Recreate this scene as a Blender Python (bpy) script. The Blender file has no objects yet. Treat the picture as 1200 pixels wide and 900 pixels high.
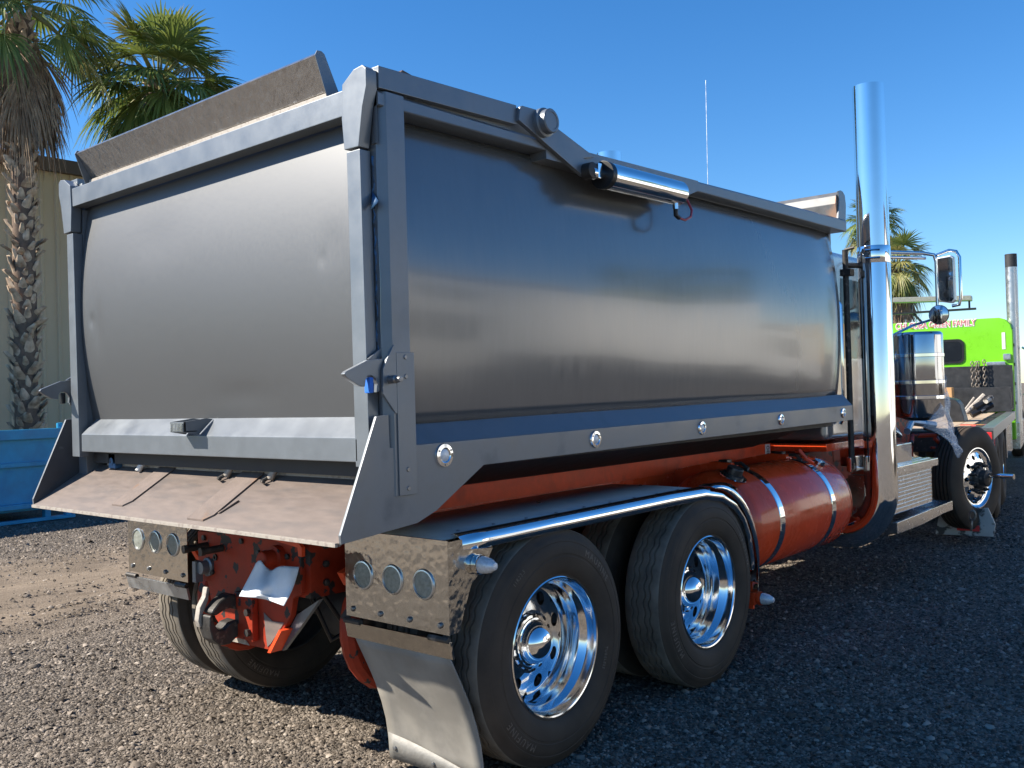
import bpy, bmesh, math, random
import numpy as np
from mathutils import Vector, Matrix
R = math.radians
random.seed(7); rng = np.random.default_rng(7)
S = bpy.context.scene; COL = S.collection

# ------------------------------------------------------------------ camera
F_PX, YAW, PITCH, ROLL = 1099.03, 0.7087, 0.0119, -0.028
CAM = Vector((3.7197, -3.1696, 1.5869))
FW = Vector((-math.sin(YAW)*math.cos(PITCH), math.cos(YAW)*math.cos(PITCH), math.sin(PITCH)))
_rt = Vector((math.cos(YAW), math.sin(YAW), 0)); _up = _rt.cross(FW)
RT = math.cos(ROLL)*_rt + math.sin(ROLL)*_up
UP = -math.sin(ROLL)*_rt + math.cos(ROLL)*_up
cd = bpy.data.cameras.new('camera'); cam = bpy.data.objects.new('camera', cd); COL.objects.link(cam)
cam.matrix_world = Matrix(((RT.x, UP.x, -FW.x, CAM.x), (RT.y, UP.y, -FW.y, CAM.y), (RT.z, UP.z, -FW.z, CAM.z), (0, 0, 0, 1)))
cd.sensor_width = 36; cd.lens = 36*F_PX/1200; cd.clip_start = .05; cd.clip_end = 3000
S.camera = cam
# ------------------------------------------------------------------ sky, sun, exposure
SUN_EL, SUN_AZ = R(37.2), R(225)           # azimuth clockwise from +Y
w = bpy.data.worlds.new('World'); S.world = w; w.use_nodes = True
nt = w.node_tree; nt.nodes.clear()
sky = nt.nodes.new('ShaderNodeTexSky'); sky.sky_type = 'NISHITA'; sky.sun_disc = False
sky.sun_elevation = SUN_EL; sky.sun_rotation = SUN_AZ
sky.altitude = 0; sky.air_density = 1.0; sky.dust_density = 0.1; sky.ozone_density = 5.0
bg = nt.nodes.new('ShaderNodeBackground'); bg.inputs[1].default_value = 0.090
ow = nt.nodes.new('ShaderNodeOutputWorld')
hs = nt.nodes.new('ShaderNodeHueSaturation'); hs.inputs['Saturation'].default_value = 1.25; hs.inputs['Hue'].default_value = .503
nt.links.new(sky.outputs[0], hs.inputs['Color']); nt.links.new(hs.outputs[0], bg.inputs[0]); nt.links.new(bg.outputs[0], ow.inputs[0])
sl = bpy.data.lights.new('sun', 'SUN'); sl.energy = 5.0; sl.angle = R(.53); sl.color = (1, .93, .82)
sun = bpy.data.objects.new('sun', sl); COL.objects.link(sun)
sd = Vector((-math.sin(SUN_AZ)*math.cos(SUN_EL), -math.cos(SUN_AZ)*math.cos(SUN_EL), -math.sin(SUN_EL)))
sun.rotation_euler = sd.to_track_quat('-Z', 'Y').to_euler(); sun.location = (-20, -20, 25)
S.view_settings.view_transform = 'Standard'; S.view_settings.look = 'None'
S.view_settings.exposure = 1.08; S.view_settings.gamma = 1; S.view_settings.use_curve_mapping = False

# ------------------------------------------------------------------ helpers
def ray(u, v): return FW + RT*((u-600)/F_PX) - UP*((v-450)/F_PX)
def pt(u, v, x=None, y=None, z=None):
    d = ray(u, v)
    i, val = (0, x) if x is not None else (1, y) if y is not None else (2, z)
    return CAM + d*((val-CAM[i])/d[i])

class B:
    def __init__(s): s.bm = bmesh.new()
    def face(s, vs, m=0):
        try: f = s.bm.faces.new(vs)
        except ValueError: return None
        f.material_index = m; return f
    def poly(s, pts, m=0): return s.face([s.bm.verts.new(p) for p in pts], m)
    def box(s, x0, x1, y0, y1, z0, z1, m=0):
        v = [s.bm.verts.new((x, y, z)) for z in (z0, z1) for y in (y0, y1) for x in (x0, x1)]
        for q in ((0,2,3,1),(4,5,7,6),(0,1,5,4),(2,6,7,3),(0,4,6,2),(1,3,7,5)): s.face([v[i] for i in q], m)
        return s
    def prism(s, pts, ax, a, b, m=0):
        """polygon pts (the two other axes in xyz order) extruded along axis ax from a to b"""
        def mk(p, t): return (t, p[0], p[1]) if ax == 'x' else (p[0], t, p[1]) if ax == 'y' else (p[0], p[1], t)
        A = [s.bm.verts.new(mk(p, a)) for p in pts]; C = [s.bm.verts.new(mk(p, b)) for p in pts]
        n = len(pts); s.face(A, m); s.face(C[::-1], m)
        for i in range(n): s.face([A[i], A[(i+1) % n], C[(i+1) % n], C[i]], m)
        return s
    def tube(s, path, r, n=10, m=0, caps=True, closed=False):
        path = [Vector(p) for p in path]; k = len(path); rings = []; ref = None
        for i, p in enumerate(path):
            a = path[i-1] if (i or closed) else p; c = path[(i+1) % k] if (i < k-1 or closed) else p
            t = (c-a).normalized()
            if ref is None:
                ref = Vector((0,0,1)) if abs(t.z) < .9 else Vector((1,0,0))
            ref = (ref - t*ref.dot(t)).normalized(); o = t.cross(ref)
            rr = r[i] if hasattr(r, '__len__') else r
            rings.append([s.bm.verts.new(p + (ref*math.cos(2*math.pi*j/n) + o*math.sin(2*math.pi*j/n))*rr) for j in range(n)])
        for i in range(k if closed else k-1):
            A, C = rings[i], rings[(i+1) % k]
            for j in range(n): s.face([A[j], A[(j+1) % n], C[(j+1) % n], C[j]], m)
        if caps and not closed: s.face(rings[0][::-1], m); s.face(rings[-1], m)
        return s
    def lathe(s, prof, ax='x', c=(0,0,0), n=48, m=0, close=False, zig=None, mats=None):
        """prof: list of (radius, axial). ax: axis direction"""
        c = Vector(c); rings = []
        for i, (r, a) in enumerate(prof):
            ring = []
            if r < 1e-6:
                v = s.bm.verts.new(c + s._ax(ax, 0, 0, a)); ring = [v]*n
            else:
                for j in range(n):
                    th = 2*math.pi*j/n; aa = a
                    if zig and i in zig: aa += zig[i]*(1 if (j//2) % 2 else -1)
                    ring.append(s.bm.verts.new(c + s._ax(ax, r*math.cos(th), r*math.sin(th), aa)))
            rings.append(ring)
        k = len(prof)
        for i in range(k if close else k-1):
            A, C = rings[i], rings[(i+1) % k]; mm = mats[i] if mats else m
            for j in range(n):
                vs = []
                for v in (A[j], A[(j+1) % n], C[(j+1) % n], C[j]):
                    if v not in vs: vs.append(v)
                if len(vs) > 2: s.face(vs, mm)
        return s
    @staticmethod
    def _ax(ax, p, q, a):
        return Vector((a, p, q)) if ax == 'x' else Vector((p, a, q)) if ax == 'y' else Vector((p, q, a))
    def grid(s, rows, m=0, closed=False):
        V = [[s.bm.verts.new(p) for p in r] for r in rows]
        for i in range(len(V)-1):
            n = len(V[i])
            for j in range(n if closed else n-1):
                s.face([V[i][j], V[i][(j+1) % n], V[i+1][(j+1) % n], V[i+1][j]], m)
        return s
    def add_mesh(s, verts, faces, m=0):
        V = [s.bm.verts.new(v) for v in verts]
        for f in faces: s.face([V[i] for i in f], m)
        return s

def obj(name, b, mats, parent=None, bev=0, seg=2, smooth=35, recalc=True, solid=0):
    bm = b.bm
    if recalc: bmesh.ops.recalc_face_normals(bm, faces=bm.faces)
    if bev:
        es = [e for e in bm.edges if len(e.link_faces) == 2 and e.calc_face_angle(0) > R(25)]
        bmesh.ops.bevel(bm, geom=es, offset=bev, segments=seg, affect='EDGES', clamp_overlap=True, profile=.6)
    if smooth:
        for f in bm.faces: f.smooth = True
        for e in bm.edges:
            if len(e.link_faces) == 2 and e.calc_face_angle(0) > R(smooth): e.smooth = False
    me = bpy.data.meshes.new(name); bm.to_mesh(me); bm.free()
    for m in (mats if isinstance(mats, (list, tuple)) else [mats]): me.materials.append(m)
    o = bpy.data.objects.new(name, me); COL.objects.link(o); o.parent = parent
    if bev:
        md = o.modifiers.new('weighted', 'WEIGHTED_NORMAL'); md.keep_sharp = True; md.weight = 100
    if solid:
        md = o.modifiers.new('solid', 'SOLIDIFY'); md.thickness = solid; md.offset = 0
    return o
def empty(name, loc=(0,0,0), parent=None, rz=0):
    o = bpy.data.objects.new(name, None); COL.objects.link(o); o.location = loc; o.rotation_euler = (0, 0, rz)
    o.parent = parent; o.empty_display_size = .2; return o
def tag(o, label=None, cat=None, group=None, kind=None):
    if label: o['label'] = label
    if cat: o['category'] = cat
    if group: o['group'] = group
    if kind: o['kind'] = kind
    return o
def kids(o): return [c for c in bpy.data.objects if c.parent == o]
def dup(o, parent=None, loc=None, rz=None):
    ch = kids(o); c = o.copy(); COL.objects.link(c); c.parent = parent
    if loc is not None: c.location = loc
    if rz is not None: c.rotation_euler = (0, 0, rz)
    for k in ch: dup(k, c)
    return c

def text_geo(body, size, extrude=.001, offset=0.0, spacing=1.0):
    cu = bpy.data.curves.new('t', 'FONT'); cu.body = body; cu.size = size; cu.extrude = extrude; cu.offset = offset
    cu.align_x = 'CENTER'; cu.align_y = 'CENTER'; cu.space_character = spacing; cu.resolution_u = 3
    o = bpy.data.objects.new('t', cu); COL.objects.link(o)
    dg = bpy.context.evaluated_depsgraph_get(); me = o.evaluated_get(dg).to_mesh()
    vs = [v.co.copy() for v in me.vertices]; fs = [list(p.vertices) for p in me.polygons]
    o.evaluated_get(dg).to_mesh_clear(); bpy.data.objects.remove(o); bpy.data.curves.remove(cu)
    return vs, fs

# ------------------------------------------------------------------ materials
def nd(t, ty, **k):
    n = t.nodes.new(ty)
    for a, b in k.items(): setattr(n, a, b)
    return n
def pm(name, col, rough=.5, metal=0, var=.12, vs=6.0, stretch=(1,1,1), col2=None, mix=(.45,.6), ms=4.0, mdet=6,
       rvar=.08, bump=0, bs=60, coat=0, coatr=.05, spec=.5, bdet=5, trans=0, ior=1.45, alpha=1):
    m = bpy.data.materials.new(name); m.use_nodes = True; t = m.node_tree; L = t.links
    p = t.nodes['Principled BSDF']
    geo = nd(t, 'ShaderNodeNewGeometry'); mp = nd(t, 'ShaderNodeMapping'); mp.inputs['Scale'].default_value = stretch
    L.new(geo.outputs['Position'], mp.inputs[0])
    n1 = nd(t, 'ShaderNodeTexNoise'); n1.inputs['Scale'].default_value = vs; n1.inputs['Detail'].default_value = 6
    n1.inputs['Roughness'].default_value = .65; L.new(mp.outputs[0], n1.inputs['Vector'])
    rg = nd(t, 'ShaderNodeMapRange'); rg.inputs[1].default_value = .3; rg.inputs[2].default_value = .7
    rg.inputs[3].default_value = 1-var; rg.inputs[4].default_value = 1+var; L.new(n1.outputs[0], rg.inputs[0])
    mul = nd(t, 'ShaderNodeMix', data_type='RGBA', blend_type='MULTIPLY'); mul.inputs[0].default_value = 1
    mul.inputs[6].default_value = (*col, 1); L.new(rg.outputs[0], mul.inputs[7]); out = mul.outputs[2]
    if col2 is not None:
        n2 = nd(t, 'ShaderNodeTexNoise'); n2.inputs['Scale'].default_value = ms; n2.inputs['Detail'].default_value = mdet
        L.new(mp.outputs[0], n2.inputs['Vector'])
        r2 = nd(t, 'ShaderNodeMapRange'); r2.inputs[1].default_value = mix[0]; r2.inputs[2].default_value = mix[1]
        L.new(n2.outputs[0], r2.inputs[0])
        mx = nd(t, 'ShaderNodeMix', data_type='RGBA'); L.new(r2.outputs[0], mx.inputs[0]); L.new(out, mx.inputs[6])
        mx.inputs[7].default_value = (*col2, 1); out = mx.outputs[2]
    L.new(out, p.inputs['Base Color'])
    rr = nd(t, 'ShaderNodeMapRange'); rr.inputs[1].default_value = .3; rr.inputs[2].default_value = .7
    rr.inputs[3].default_value = max(0, rough-rvar); rr.inputs[4].default_value = min(1, rough+rvar)
    L.new(n1.outputs[0], rr.inputs[0]); L.new(rr.outputs[0], p.inputs['Roughness'])
    p.inputs['Metallic'].default_value = metal; p.inputs['Specular IOR Level'].default_value = spec
    p.inputs['Coat Weight'].default_value = coat; p.inputs['Coat Roughness'].default_value = coatr
    p.inputs['Transmission Weight'].default_value = trans; p.inputs['IOR'].default_value = ior
    p.inputs['Alpha'].default_value = alpha
    if bump:
        n3 = nd(t, 'ShaderNodeTexNoise'); n3.inputs['Scale'].default_value = bs; n3.inputs['Detail'].default_value = bdet
        L.new(mp.outputs[0], n3.inputs['Vector'])
        bp = nd(t, 'ShaderNodeBump'); bp.inputs['Strength'].default_value = bump; bp.inputs['Distance'].default_value = .01
        L.new(n3.outputs[0], bp.inputs['Height']); L.new(bp.outputs[0], p.inputs['Normal'])
    return m

M = {}
M['bed'] = pm('bed_paint', (.118,.120,.122), .48, .62, .025, 30, (4,4,1.5), rvar=.03, coat=.08, coatr=.25, bump=.004, bs=4)
M['bed_gloss'] = pm('bed_side_paint', (.185,.187,.188), .215, .54, .04, 6, (5,5,.8), rvar=.03, coat=.26, coatr=.07, bump=.010, bs=1.6, bdet=2)
M['bed_frame'] = pm('bed_frame_paint', (.172,.188,.204), .40, .42, .08, 7, (1,1,1), rvar=.06, col2=(.135,.147,.158), mix=(.6,.8), ms=3, coat=.15, coatr=.15)
M['wing'] = pm('wing_paint', (.165,.178,.190), .42, .38, .10, 5, (1,1,1), rvar=.1, col2=(.115,.122,.13), mix=(.58,.75), ms=5, coat=.12, coatr=.15)
M['wing_in'] = pm('wing_inner_shade_dirt', (.06,.062,.068), .5, .2, .2, 6, col2=(.20,.20,.21), mix=(.60,.70), ms=7)  # inner face's shade put into the dark base, along with dirt and scuffs
M['dark'] = pm('dark_underbody', (.026,.026,.028), .6, 0, .3, 12)
M['black'] = pm('black_paint', (.012,.012,.013), .4, 0, .2, 12)
M['apron'] = pm('worn_apron_steel', (.175,.138,.117), .62, .10, .12, 9, (1,4,4), col2=(.135,.112,.10), mix=(.45,.7), ms=6, bump=.05, bs=90)
M['rust'] = pm('rust_streak', (.160,.122,.102), .7, .05, .2, 16, (1,1,1), col2=(.22,.10,.035), mix=(.56,.74), ms=7, bump=.1, bs=120)
M['cream'] = pm('worn_edge', (.36,.32,.27), .6, 0, .12, 40, col2=(.25,.21,.18), mix=(.5,.62), ms=40)
M['chrome'] = pm('chrome', (.80,.81,.82), .05, 1, .02, 8, rvar=.025)
M['dark_chrome'] = pm('dark_reflecting_chrome', (.50,.51,.53), .10, 1, .04, 8, rvar=.03)  # chrome tinted darker to imitate the dark surroundings mirrored in it
M['alu'] = pm('polished_aluminium', (.78,.80,.82), .10, 1, .04, 12, rvar=.05)
M['alu_dull'] = pm('dull_aluminium', (.52,.53,.53), .34, .9, .12, 14, rvar=.12)
M['tread_alu'] = pm('tread_aluminium', (.68,.69,.70), .22, 1, .06, 18, rvar=.08, bump=.03, bs=60)
M['stain'] = pm('swirl_stainless', (.52,.50,.46), .13, 1, .05, 20, rvar=.04, bump=.30, bs=30, bdet=.8)
M['orange'] = pm('orange_paint', (.74,.074,.018), .40, 0, .15, 9, coat=.2, coatr=.15, col2=(.42,.045,.018), mix=(.55,.75), ms=6, spec=.35)
M['orange_gloss'] = pm('orange_gloss', (.80,.078,.018), .25, 0, .10, 8, coat=.5, coatr=.08, rvar=.1, col2=(.62,.085,.035), mix=(.5,.8), ms=3)
M['orange_chip'] = pm('chipped_orange', (.30,.030,.010), .55, 0, .25, 12, col2=(.035,.029,.027), mix=(.565,.58), ms=13, mdet=4, bump=.06, bs=60, spec=.3)  # real paint chips; orange base darkened to carry the shade below the apron
M['tyre'] = pm('tyre_rubber', (.052,.040,.030), .7, 0, .2, 9, col2=(.078,.059,.043), mix=(.4,.75), ms=5, bump=.04, bs=150, spec=.25)
M['tread'] = pm('tread_rubber', (.14,.12,.095), .85, 0, .25, 12, col2=(.22,.19,.15), mix=(.40,.64), ms=7, bump=.1, bs=150, spec=.2)
M['flap'] = pm('mudflap_rubber', (.21,.195,.17), .55, 0, .12, 5, (1,1,1), col2=(.27,.25,.215), mix=(.45,.65), ms=5, bump=.05, bs=50)
M['kick'] = pm('kick_plate', (.20,.19,.17), .55, .1, .12, 20, bump=.2, bs=50)
M['fender'] = pm('fender_top', (.42,.415,.41), .6, 0, .10, 10, col2=(.48,.47,.45), mix=(.5,.7), ms=5, spec=.2)
M['lens'] = pm('clear_lens', (.22,.23,.20), .35, 0, .3, 70, spec=.5, bump=.25, bs=160)
M['lens_clear'] = pm('marker_lens', (.62,.64,.66), .15, .2, .2, 90, spec=.6, bump=.2, bs=300)
M['guard'] = pm('guard_stainless', (.37,.37,.37), .22, .8, .12, 20, (1,1,1), rvar=.06, bump=.35, bs=34, bdet=1.5)
M['bolt'] = pm('bolt_steel', (.25,.25,.25), .4, .8, .2, 40)
M['blue'] = pm('blue_strap', (.02,.15,.55), .6, 0, .2, 20)
M['seal'] = pm('blue_seal', (.05,.15,.30), .6, 0, .4, 30, col2=(.03,.04,.05), mix=(.45,.6), ms=30)
M['hose'] = pm('red_hose', (.40,.05,.06), .4)
M['iron'] = pm('worn_iron', (.05,.046,.042), .5, .4, .3, 20, col2=(.20,.17,.14), mix=(.58,.7), ms=22, bump=.1, bs=60)
M['cloth'] = pm('pale_cloth', (.66,.69,.72), .75, 0, .05, 20, bump=.06, bs=70)
M['cab'] = pm('cab_paint', (.30,.315,.335), .2, .6, .06, 8, coat=.7, coatr=.04)
M['glass'] = pm('dark_glass', (.012,.014,.016), .06, 0, .1, 10, spec=.8)
M['mirror'] = pm('mirror_glass', (.55,.57,.58), .03, 1, .02, 10)
M['film'] = pm('plastic_film', (.75,.80,.86), .22, 0, .08, 20, bump=.3, bs=25, alpha=.28, spec=.7)
M['green'] = pm('green_paint', (.175,.56,.012), .32, 0, .06, 5, coat=.5, coatr=.08)
M['red'] = pm('red_plastic', (.6,.03,.03), .35)
M['white'] = pm('white_paint', (.72,.71,.68), .5, 0, .08, 8)
M['white_dirty'] = pm('dirty_white_paint', (.42,.40,.36), .6, 0, .12, 8, col2=(.06,.055,.05), mix=(.50,.56), ms=9)
M['wood'] = pm('deck_planks', (.44,.33,.22), .8, 0, .2, 12, (8,1,1), bump=.2, bs=50)
M['card'] = pm('cardboard', (.50,.29,.13), .8, 0, .08, 8)
M['plate'] = pm('scraped_black_plate', (.035,.036,.038), .45, .2, .3, 9, col2=(.35,.35,.34), mix=(.68,.74), ms=9)
M['chain'] = pm('chain_steel', (.22,.19,.16), .45, .7, .3, 30)
M['dblue'] = pm('dumpster_blue', (.012,.27,.47), .45, 0, .14, 5, col2=(.010,.19,.36), mix=(.5,.75), ms=3, coat=.2, coatr=.2)
M['tan'] = pm('tan_metal_siding', (.56,.43,.275), .5, 0, .08, 1.5, (1,1,.3), spec=.3)
M['brown'] = pm('brown_trim', (.10,.062,.042), .5, 0, .1, 3)
M['bark'] = pm('palm_bark', (.15,.10,.068), .9, 0, .35, 14, bump=.5, bs=40)
M['boot'] = pm('palm_leaf_base', (.52,.39,.27), .85, 0, .3, 9, col2=(.22,.14,.085), mix=(.48,.68), ms=6, bump=.3, bs=50)
M['dead'] = pm('dead_frond', (.31,.225,.145), .85, 0, .3, 10, col2=(.18,.12,.075), mix=(.45,.65), ms=4)
M['wall_w'] = pm('white_wall', (.80,.78,.73), .7, 0, .06, 2)
M['rustpatch'] = pm('bare_rust', (.16,.16,.16), .5, .3, .2, 12, col2=(.36,.22,.15), mix=(.5,.58), ms=3.5)

def leaf_mat(name, c1, c2):
    m = bpy.data.materials.new(name); m.use_nodes = True; t = m.node_tree; L = t.links; p = t.nodes['Principled BSDF']
    g = nd(t, 'ShaderNodeNewGeometry'); r = nd(t, 'ShaderNodeValToRGB')
    r.color_ramp.elements[0].color = (*c1, 1); r.color_ramp.elements[1].color = (*c2, 1)
    L.new(g.outputs['Random Per Island'], r.inputs[0]); L.new(r.outputs[0], p.inputs['Base Color'])
    p.inputs['Roughness'].default_value = .42
    tr = nd(t, 'ShaderNodeBsdfTranslucent'); L.new(r.outputs[0], tr.inputs[0])
    mx = nd(t, 'ShaderNodeMixShader'); mx.inputs[0].default_value = .28
    L.new(p.outputs[0], mx.inputs[1]); L.new(tr.outputs[0], mx.inputs[2]); L.new(mx.outputs[0], t.nodes['Material Output'].inputs[0])
    return m
M['leaf'] = leaf_mat('palm_leaf', (.10,.15,.028), (.24,.28,.07))
M['leaf_y'] = leaf_mat('palm_leaf_yellow', (.19,.21,.05), (.36,.32,.12))

def ground_mat():
    m = bpy.data.materials.new('gravel_ground'); m.use_nodes = True; t = m.node_tree; L = t.links; p = t.nodes['Principled BSDF']
    g = nd(t, 'ShaderNodeNewGeometry')
    v = nd(t, 'ShaderNodeTexVoronoi'); v.inputs['Scale'].default_value = 60; L.new(g.outputs['Position'], v.inputs['Vector'])
    v2 = nd(t, 'ShaderNodeTexVoronoi'); v2.inputs['Scale'].default_value = 140; L.new(g.outputs['Position'], v2.inputs['Vector'])
    cr = nd(t, 'ShaderNodeValToRGB'); e = cr.color_ramp.elements
    e[0].color = (.055,.047,.039, 1); e[1].color = (.24,.203,.165, 1); e[1].position = .95
    sp = nd(t, 'ShaderNodeSeparateColor'); L.new(v.outputs['Color'], sp.inputs[0]); L.new(sp.outputs[0], cr.inputs[0])
    # packed dirt lane with tyre tracks, beyond the gravel
    sx = nd(t, 'ShaderNodeSeparateXYZ'); L.new(g.outputs['Position'], sx.inputs[0])
    n = nd(t, 'ShaderNodeTexNoise'); n.inputs['Scale'].default_value = .7; n.inputs['Detail'].default_value = 7; L.new(g.outputs['Position'], n.inputs['Vector'])
    ma = nd(t, 'ShaderNodeMath', operation='MULTIPLY_ADD'); L.new(n.outputs[0], ma.inputs[0]); ma.inputs[1].default_value = 1.6; L.new(sx.outputs[0], ma.inputs[2])
    b1 = nd(t, 'ShaderNodeMapRange', interpolation_type='SMOOTHSTEP'); b1.inputs[1].default_value = -1.7; b1.inputs[2].default_value = -3.0; L.new(ma.outputs[0], b1.inputs[0])
    b2 = nd(t, 'ShaderNodeMapRange', interpolation_type='SMOOTHSTEP'); b2.inputs[1].default_value = -6.6; b2.inputs[2].default_value = -5.2; L.new(ma.outputs[0], b2.inputs[0])
    mm = nd(t, 'ShaderNodeMath', operation='MULTIPLY'); L.new(b1.outputs[0], mm.inputs[0]); L.new(b2.outputs[0], mm.inputs[1])
    mk = nd(t, 'ShaderNodeMath', operation='MULTIPLY'); L.new(mm.outputs[0], mk.inputs[0]); mk.inputs[1].default_value = .85
    mx = nd(t, 'ShaderNodeMix', data_type='RGBA'); L.new(mk.outputs[0], mx.inputs[0]); L.new(cr.outputs[0], mx.inputs[6])
    n2 = nd(t, 'ShaderNodeTexNoise'); n2.inputs['Scale'].default_value = 3; n2.inputs['Detail'].default_value = 10; n2.inputs['Roughness'].default_value = .7
    mp = nd(t, 'ShaderNodeMapping'); mp.inputs['Scale'].default_value = (4, .8, 1); L.new(g.outputs['Position'], mp.inputs[0]); L.new(mp.outputs[0], n2.inputs['Vector'])
    c2 = nd(t, 'ShaderNodeValToRGB'); e = c2.color_ramp.elements; e[0].position = .3; e[0].color = (.15,.115,.080,1); e[1].position = .7; e[1].color = (.27,.212,.155,1)
    L.new(n2.outputs[0], c2.inputs[0]); L.new(c2.outputs[0], mx.inputs[7])
    n4 = nd(t, 'ShaderNodeTexNoise'); n4.inputs['Scale'].default_value = .9; n4.inputs['Detail'].default_value = 5; L.new(g.outputs['Position'], n4.inputs['Vector'])
    r4 = nd(t, 'ShaderNodeMapRange'); r4.inputs[1].default_value = .3; r4.inputs[2].default_value = .7; r4.inputs[3].default_value = .75; r4.inputs[4].default_value = 1.25; L.new(n4.outputs[0], r4.inputs[0])
    ml = nd(t, 'ShaderNodeMix', data_type='RGBA', blend_type='MULTIPLY'); ml.inputs[0].default_value = 1; L.new(mx.outputs[2], ml.inputs[6]); L.new(r4.outputs[0], ml.inputs[7])
    L.new(ml.outputs[2], p.inputs['Base Color'])
    p.inputs['Roughness'].default_value = .9; p.inputs['Specular IOR Level'].default_value = .1
    ad = nd(t, 'ShaderNodeMath', operation='MULTIPLY_ADD'); L.new(v2.outputs['Distance'], ad.inputs[0]); ad.inputs[1].default_value = .5; L.new(v.outputs['Distance'], ad.inputs[2])
    bp = nd(t, 'ShaderNodeBump', invert=True); bp.inputs['Strength'].default_value = 1; bp.inputs['Distance'].default_value = .014
    L.new(ad.outputs[0], bp.inputs['Height']); L.new(bp.outputs[0], p.inputs['Normal'])
    iv = nd(t, 'ShaderNodeMapRange'); iv.inputs[3].default_value = 1; iv.inputs[4].default_value = .3; L.new(mm.outputs[0], iv.inputs[0]); L.new(iv.outputs[0], bp.inputs['Strength'])
    return m
M['ground'] = ground_mat()
def stone_mat():
    m = bpy.data.materials.new('gravel_stone'); m.use_nodes = True; t = m.node_tree; L = t.links; p = t.nodes['Principled BSDF']
    g = nd(t, 'ShaderNodeNewGeometry'); r = nd(t, 'ShaderNodeValToRGB'); e = r.color_ramp.elements
    e[0].color = (.060,.048,.037,1); e[1].color = (.36,.31,.255,1)
    for pos, c in ((.3,(.112,.092,.073,1)), (.7,(.205,.17,.135,1)), (.93,(.29,.24,.192,1))):
        k = e.new(pos); k.color = c
    L.new(g.outputs['Random Per Island'], r.inputs[0]); L.new(r.outputs[0], p.inputs['Base Color'])
    p.inputs['Roughness'].default_value = .85; p.inputs['Specular IOR Level'].default_value = .15
    return m
M['stone'] = stone_mat()

# ------------------------------------------------------------------ ground
def gz(x, y):
    h = .014*math.sin(.9*x+.4*y)*math.cos(.7*y-.3*x) + .006*math.sin(2.3*x-1.1*y) - .008
    if x < -1.8:                                    # ruts worn by passing lorries
        c = x+.10*y+.25*math.sin(.5*y)
        for r0 in (-3.3, -4.2, -5.4): h += -.030*math.exp(-((c-r0)/.20)**2)+.022*math.exp(-((c-r0-.30)/.10)**2)+.018*math.exp(-((c-r0+.30)/.10)**2)*(1+.5*math.sin(7*y))
    return h
def axis_pts(c, near, step, far):
    a = list(np.arange(-near, near+1e-6, step)); s = step; v = near
    while v < far:
        s *= 1.25; v += s; a.append(v); a.insert(0, -v)
    return [c+q for q in a]
b = B(); xs_, ys_ = axis_pts(0, 8, .16, 700), axis_pts(2, 8, .16, 700)
b.grid([[(x, y, gz(x, y) if abs(x) < 14 and abs(y) < 16 else -.006) for x in xs_] for y in ys_])
g = obj('ground', b, M['ground'], smooth=180); tag(g, kind='structure')

def scatter(n):
    """crushed asphalt and gravel: distorted cubes, denser close to where the truck stands"""
    ang = rng.uniform(R(-32), R(38), n); r = 1.6 + 13*rng.random(n)**1.7
    dx = -math.sin(YAW); dy = math.cos(YAW)
    px = CAM.x + r*(dx*np.cos(ang) + dy*np.sin(ang)); py = CAM.y + r*(dy*np.cos(ang) - dx*np.sin(ang))
    lane = np.exp(-((px+4.9+.35*np.sin(1.3*py)+.2*np.sin(3.1*py))/1.3)**2); keep = rng.random(n) > lane*.93
    px, py, r = px[keep], py[keep], r[keep]; n = len(px)
    sz = .0060*np.exp(rng.normal(0, .38, n))*(1+.045*r); sz[rng.random(n) < .01] *= 1.8
    base = np.array([[-1,-1,-.5],[1,-1,-.5],[1,1,-.5],[-1,1,-.5],[-.45,0,.9],[.45,0,.9]], float)
    V = base[None]*np.array([1, .78, .62]) * rng.uniform(.55, 1.2, (n, 6, 3)) + rng.normal(0, .14, (n, 6, 3))
    a = rng.uniform(0, 2*np.pi, (3, n))
    for i, (p, q) in enumerate(((0, 1), (1, 2), (0, 1))):
        aa = a[i] if i != 1 else rng.normal(0, .35, n)
        c, s = np.cos(aa)[:, None], np.sin(aa)[:, None]; X, Y = V[..., p].copy(), V[..., q].copy()
        V[..., p] = c*X - s*Y; V[..., q] = s*X + c*Y
    V *= sz[:, None, None]
    z = np.array([gz(x, y) for x, y in zip(px, py)])
    V += np.stack([px, py, z + sz*.18], -1)[:, None]
    tri = np.array([(0,1,5),(0,5,4),(1,2,5),(2,3,4),(2,4,5),(3,0,4)])
    Fc = (tri[None] + 6*np.arange(n)[:, None, None]).reshape(-1)
    me = bpy.data.meshes.new('gravel'); me.vertices.add(6*n); me.vertices.foreach_set('co', V.reshape(-1))
    me.loops.add(18*n); me.loops.foreach_set('vertex_index', Fc.astype(np.int32))
    me.polygons.add(6*n); me.polygons.foreach_set('loop_start', np.arange(0, 18*n, 3, dtype=np.int32))
    me.update(calc_edges=True); me.validate(); me.materials.append(M['stone'])
    o = bpy.data.objects.new('gravel', me); COL.objects.link(o)
    tag(o, 'loose crushed gravel and asphalt chips covering the yard', 'gravel', kind='stuff')
scatter(260000)

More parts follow.
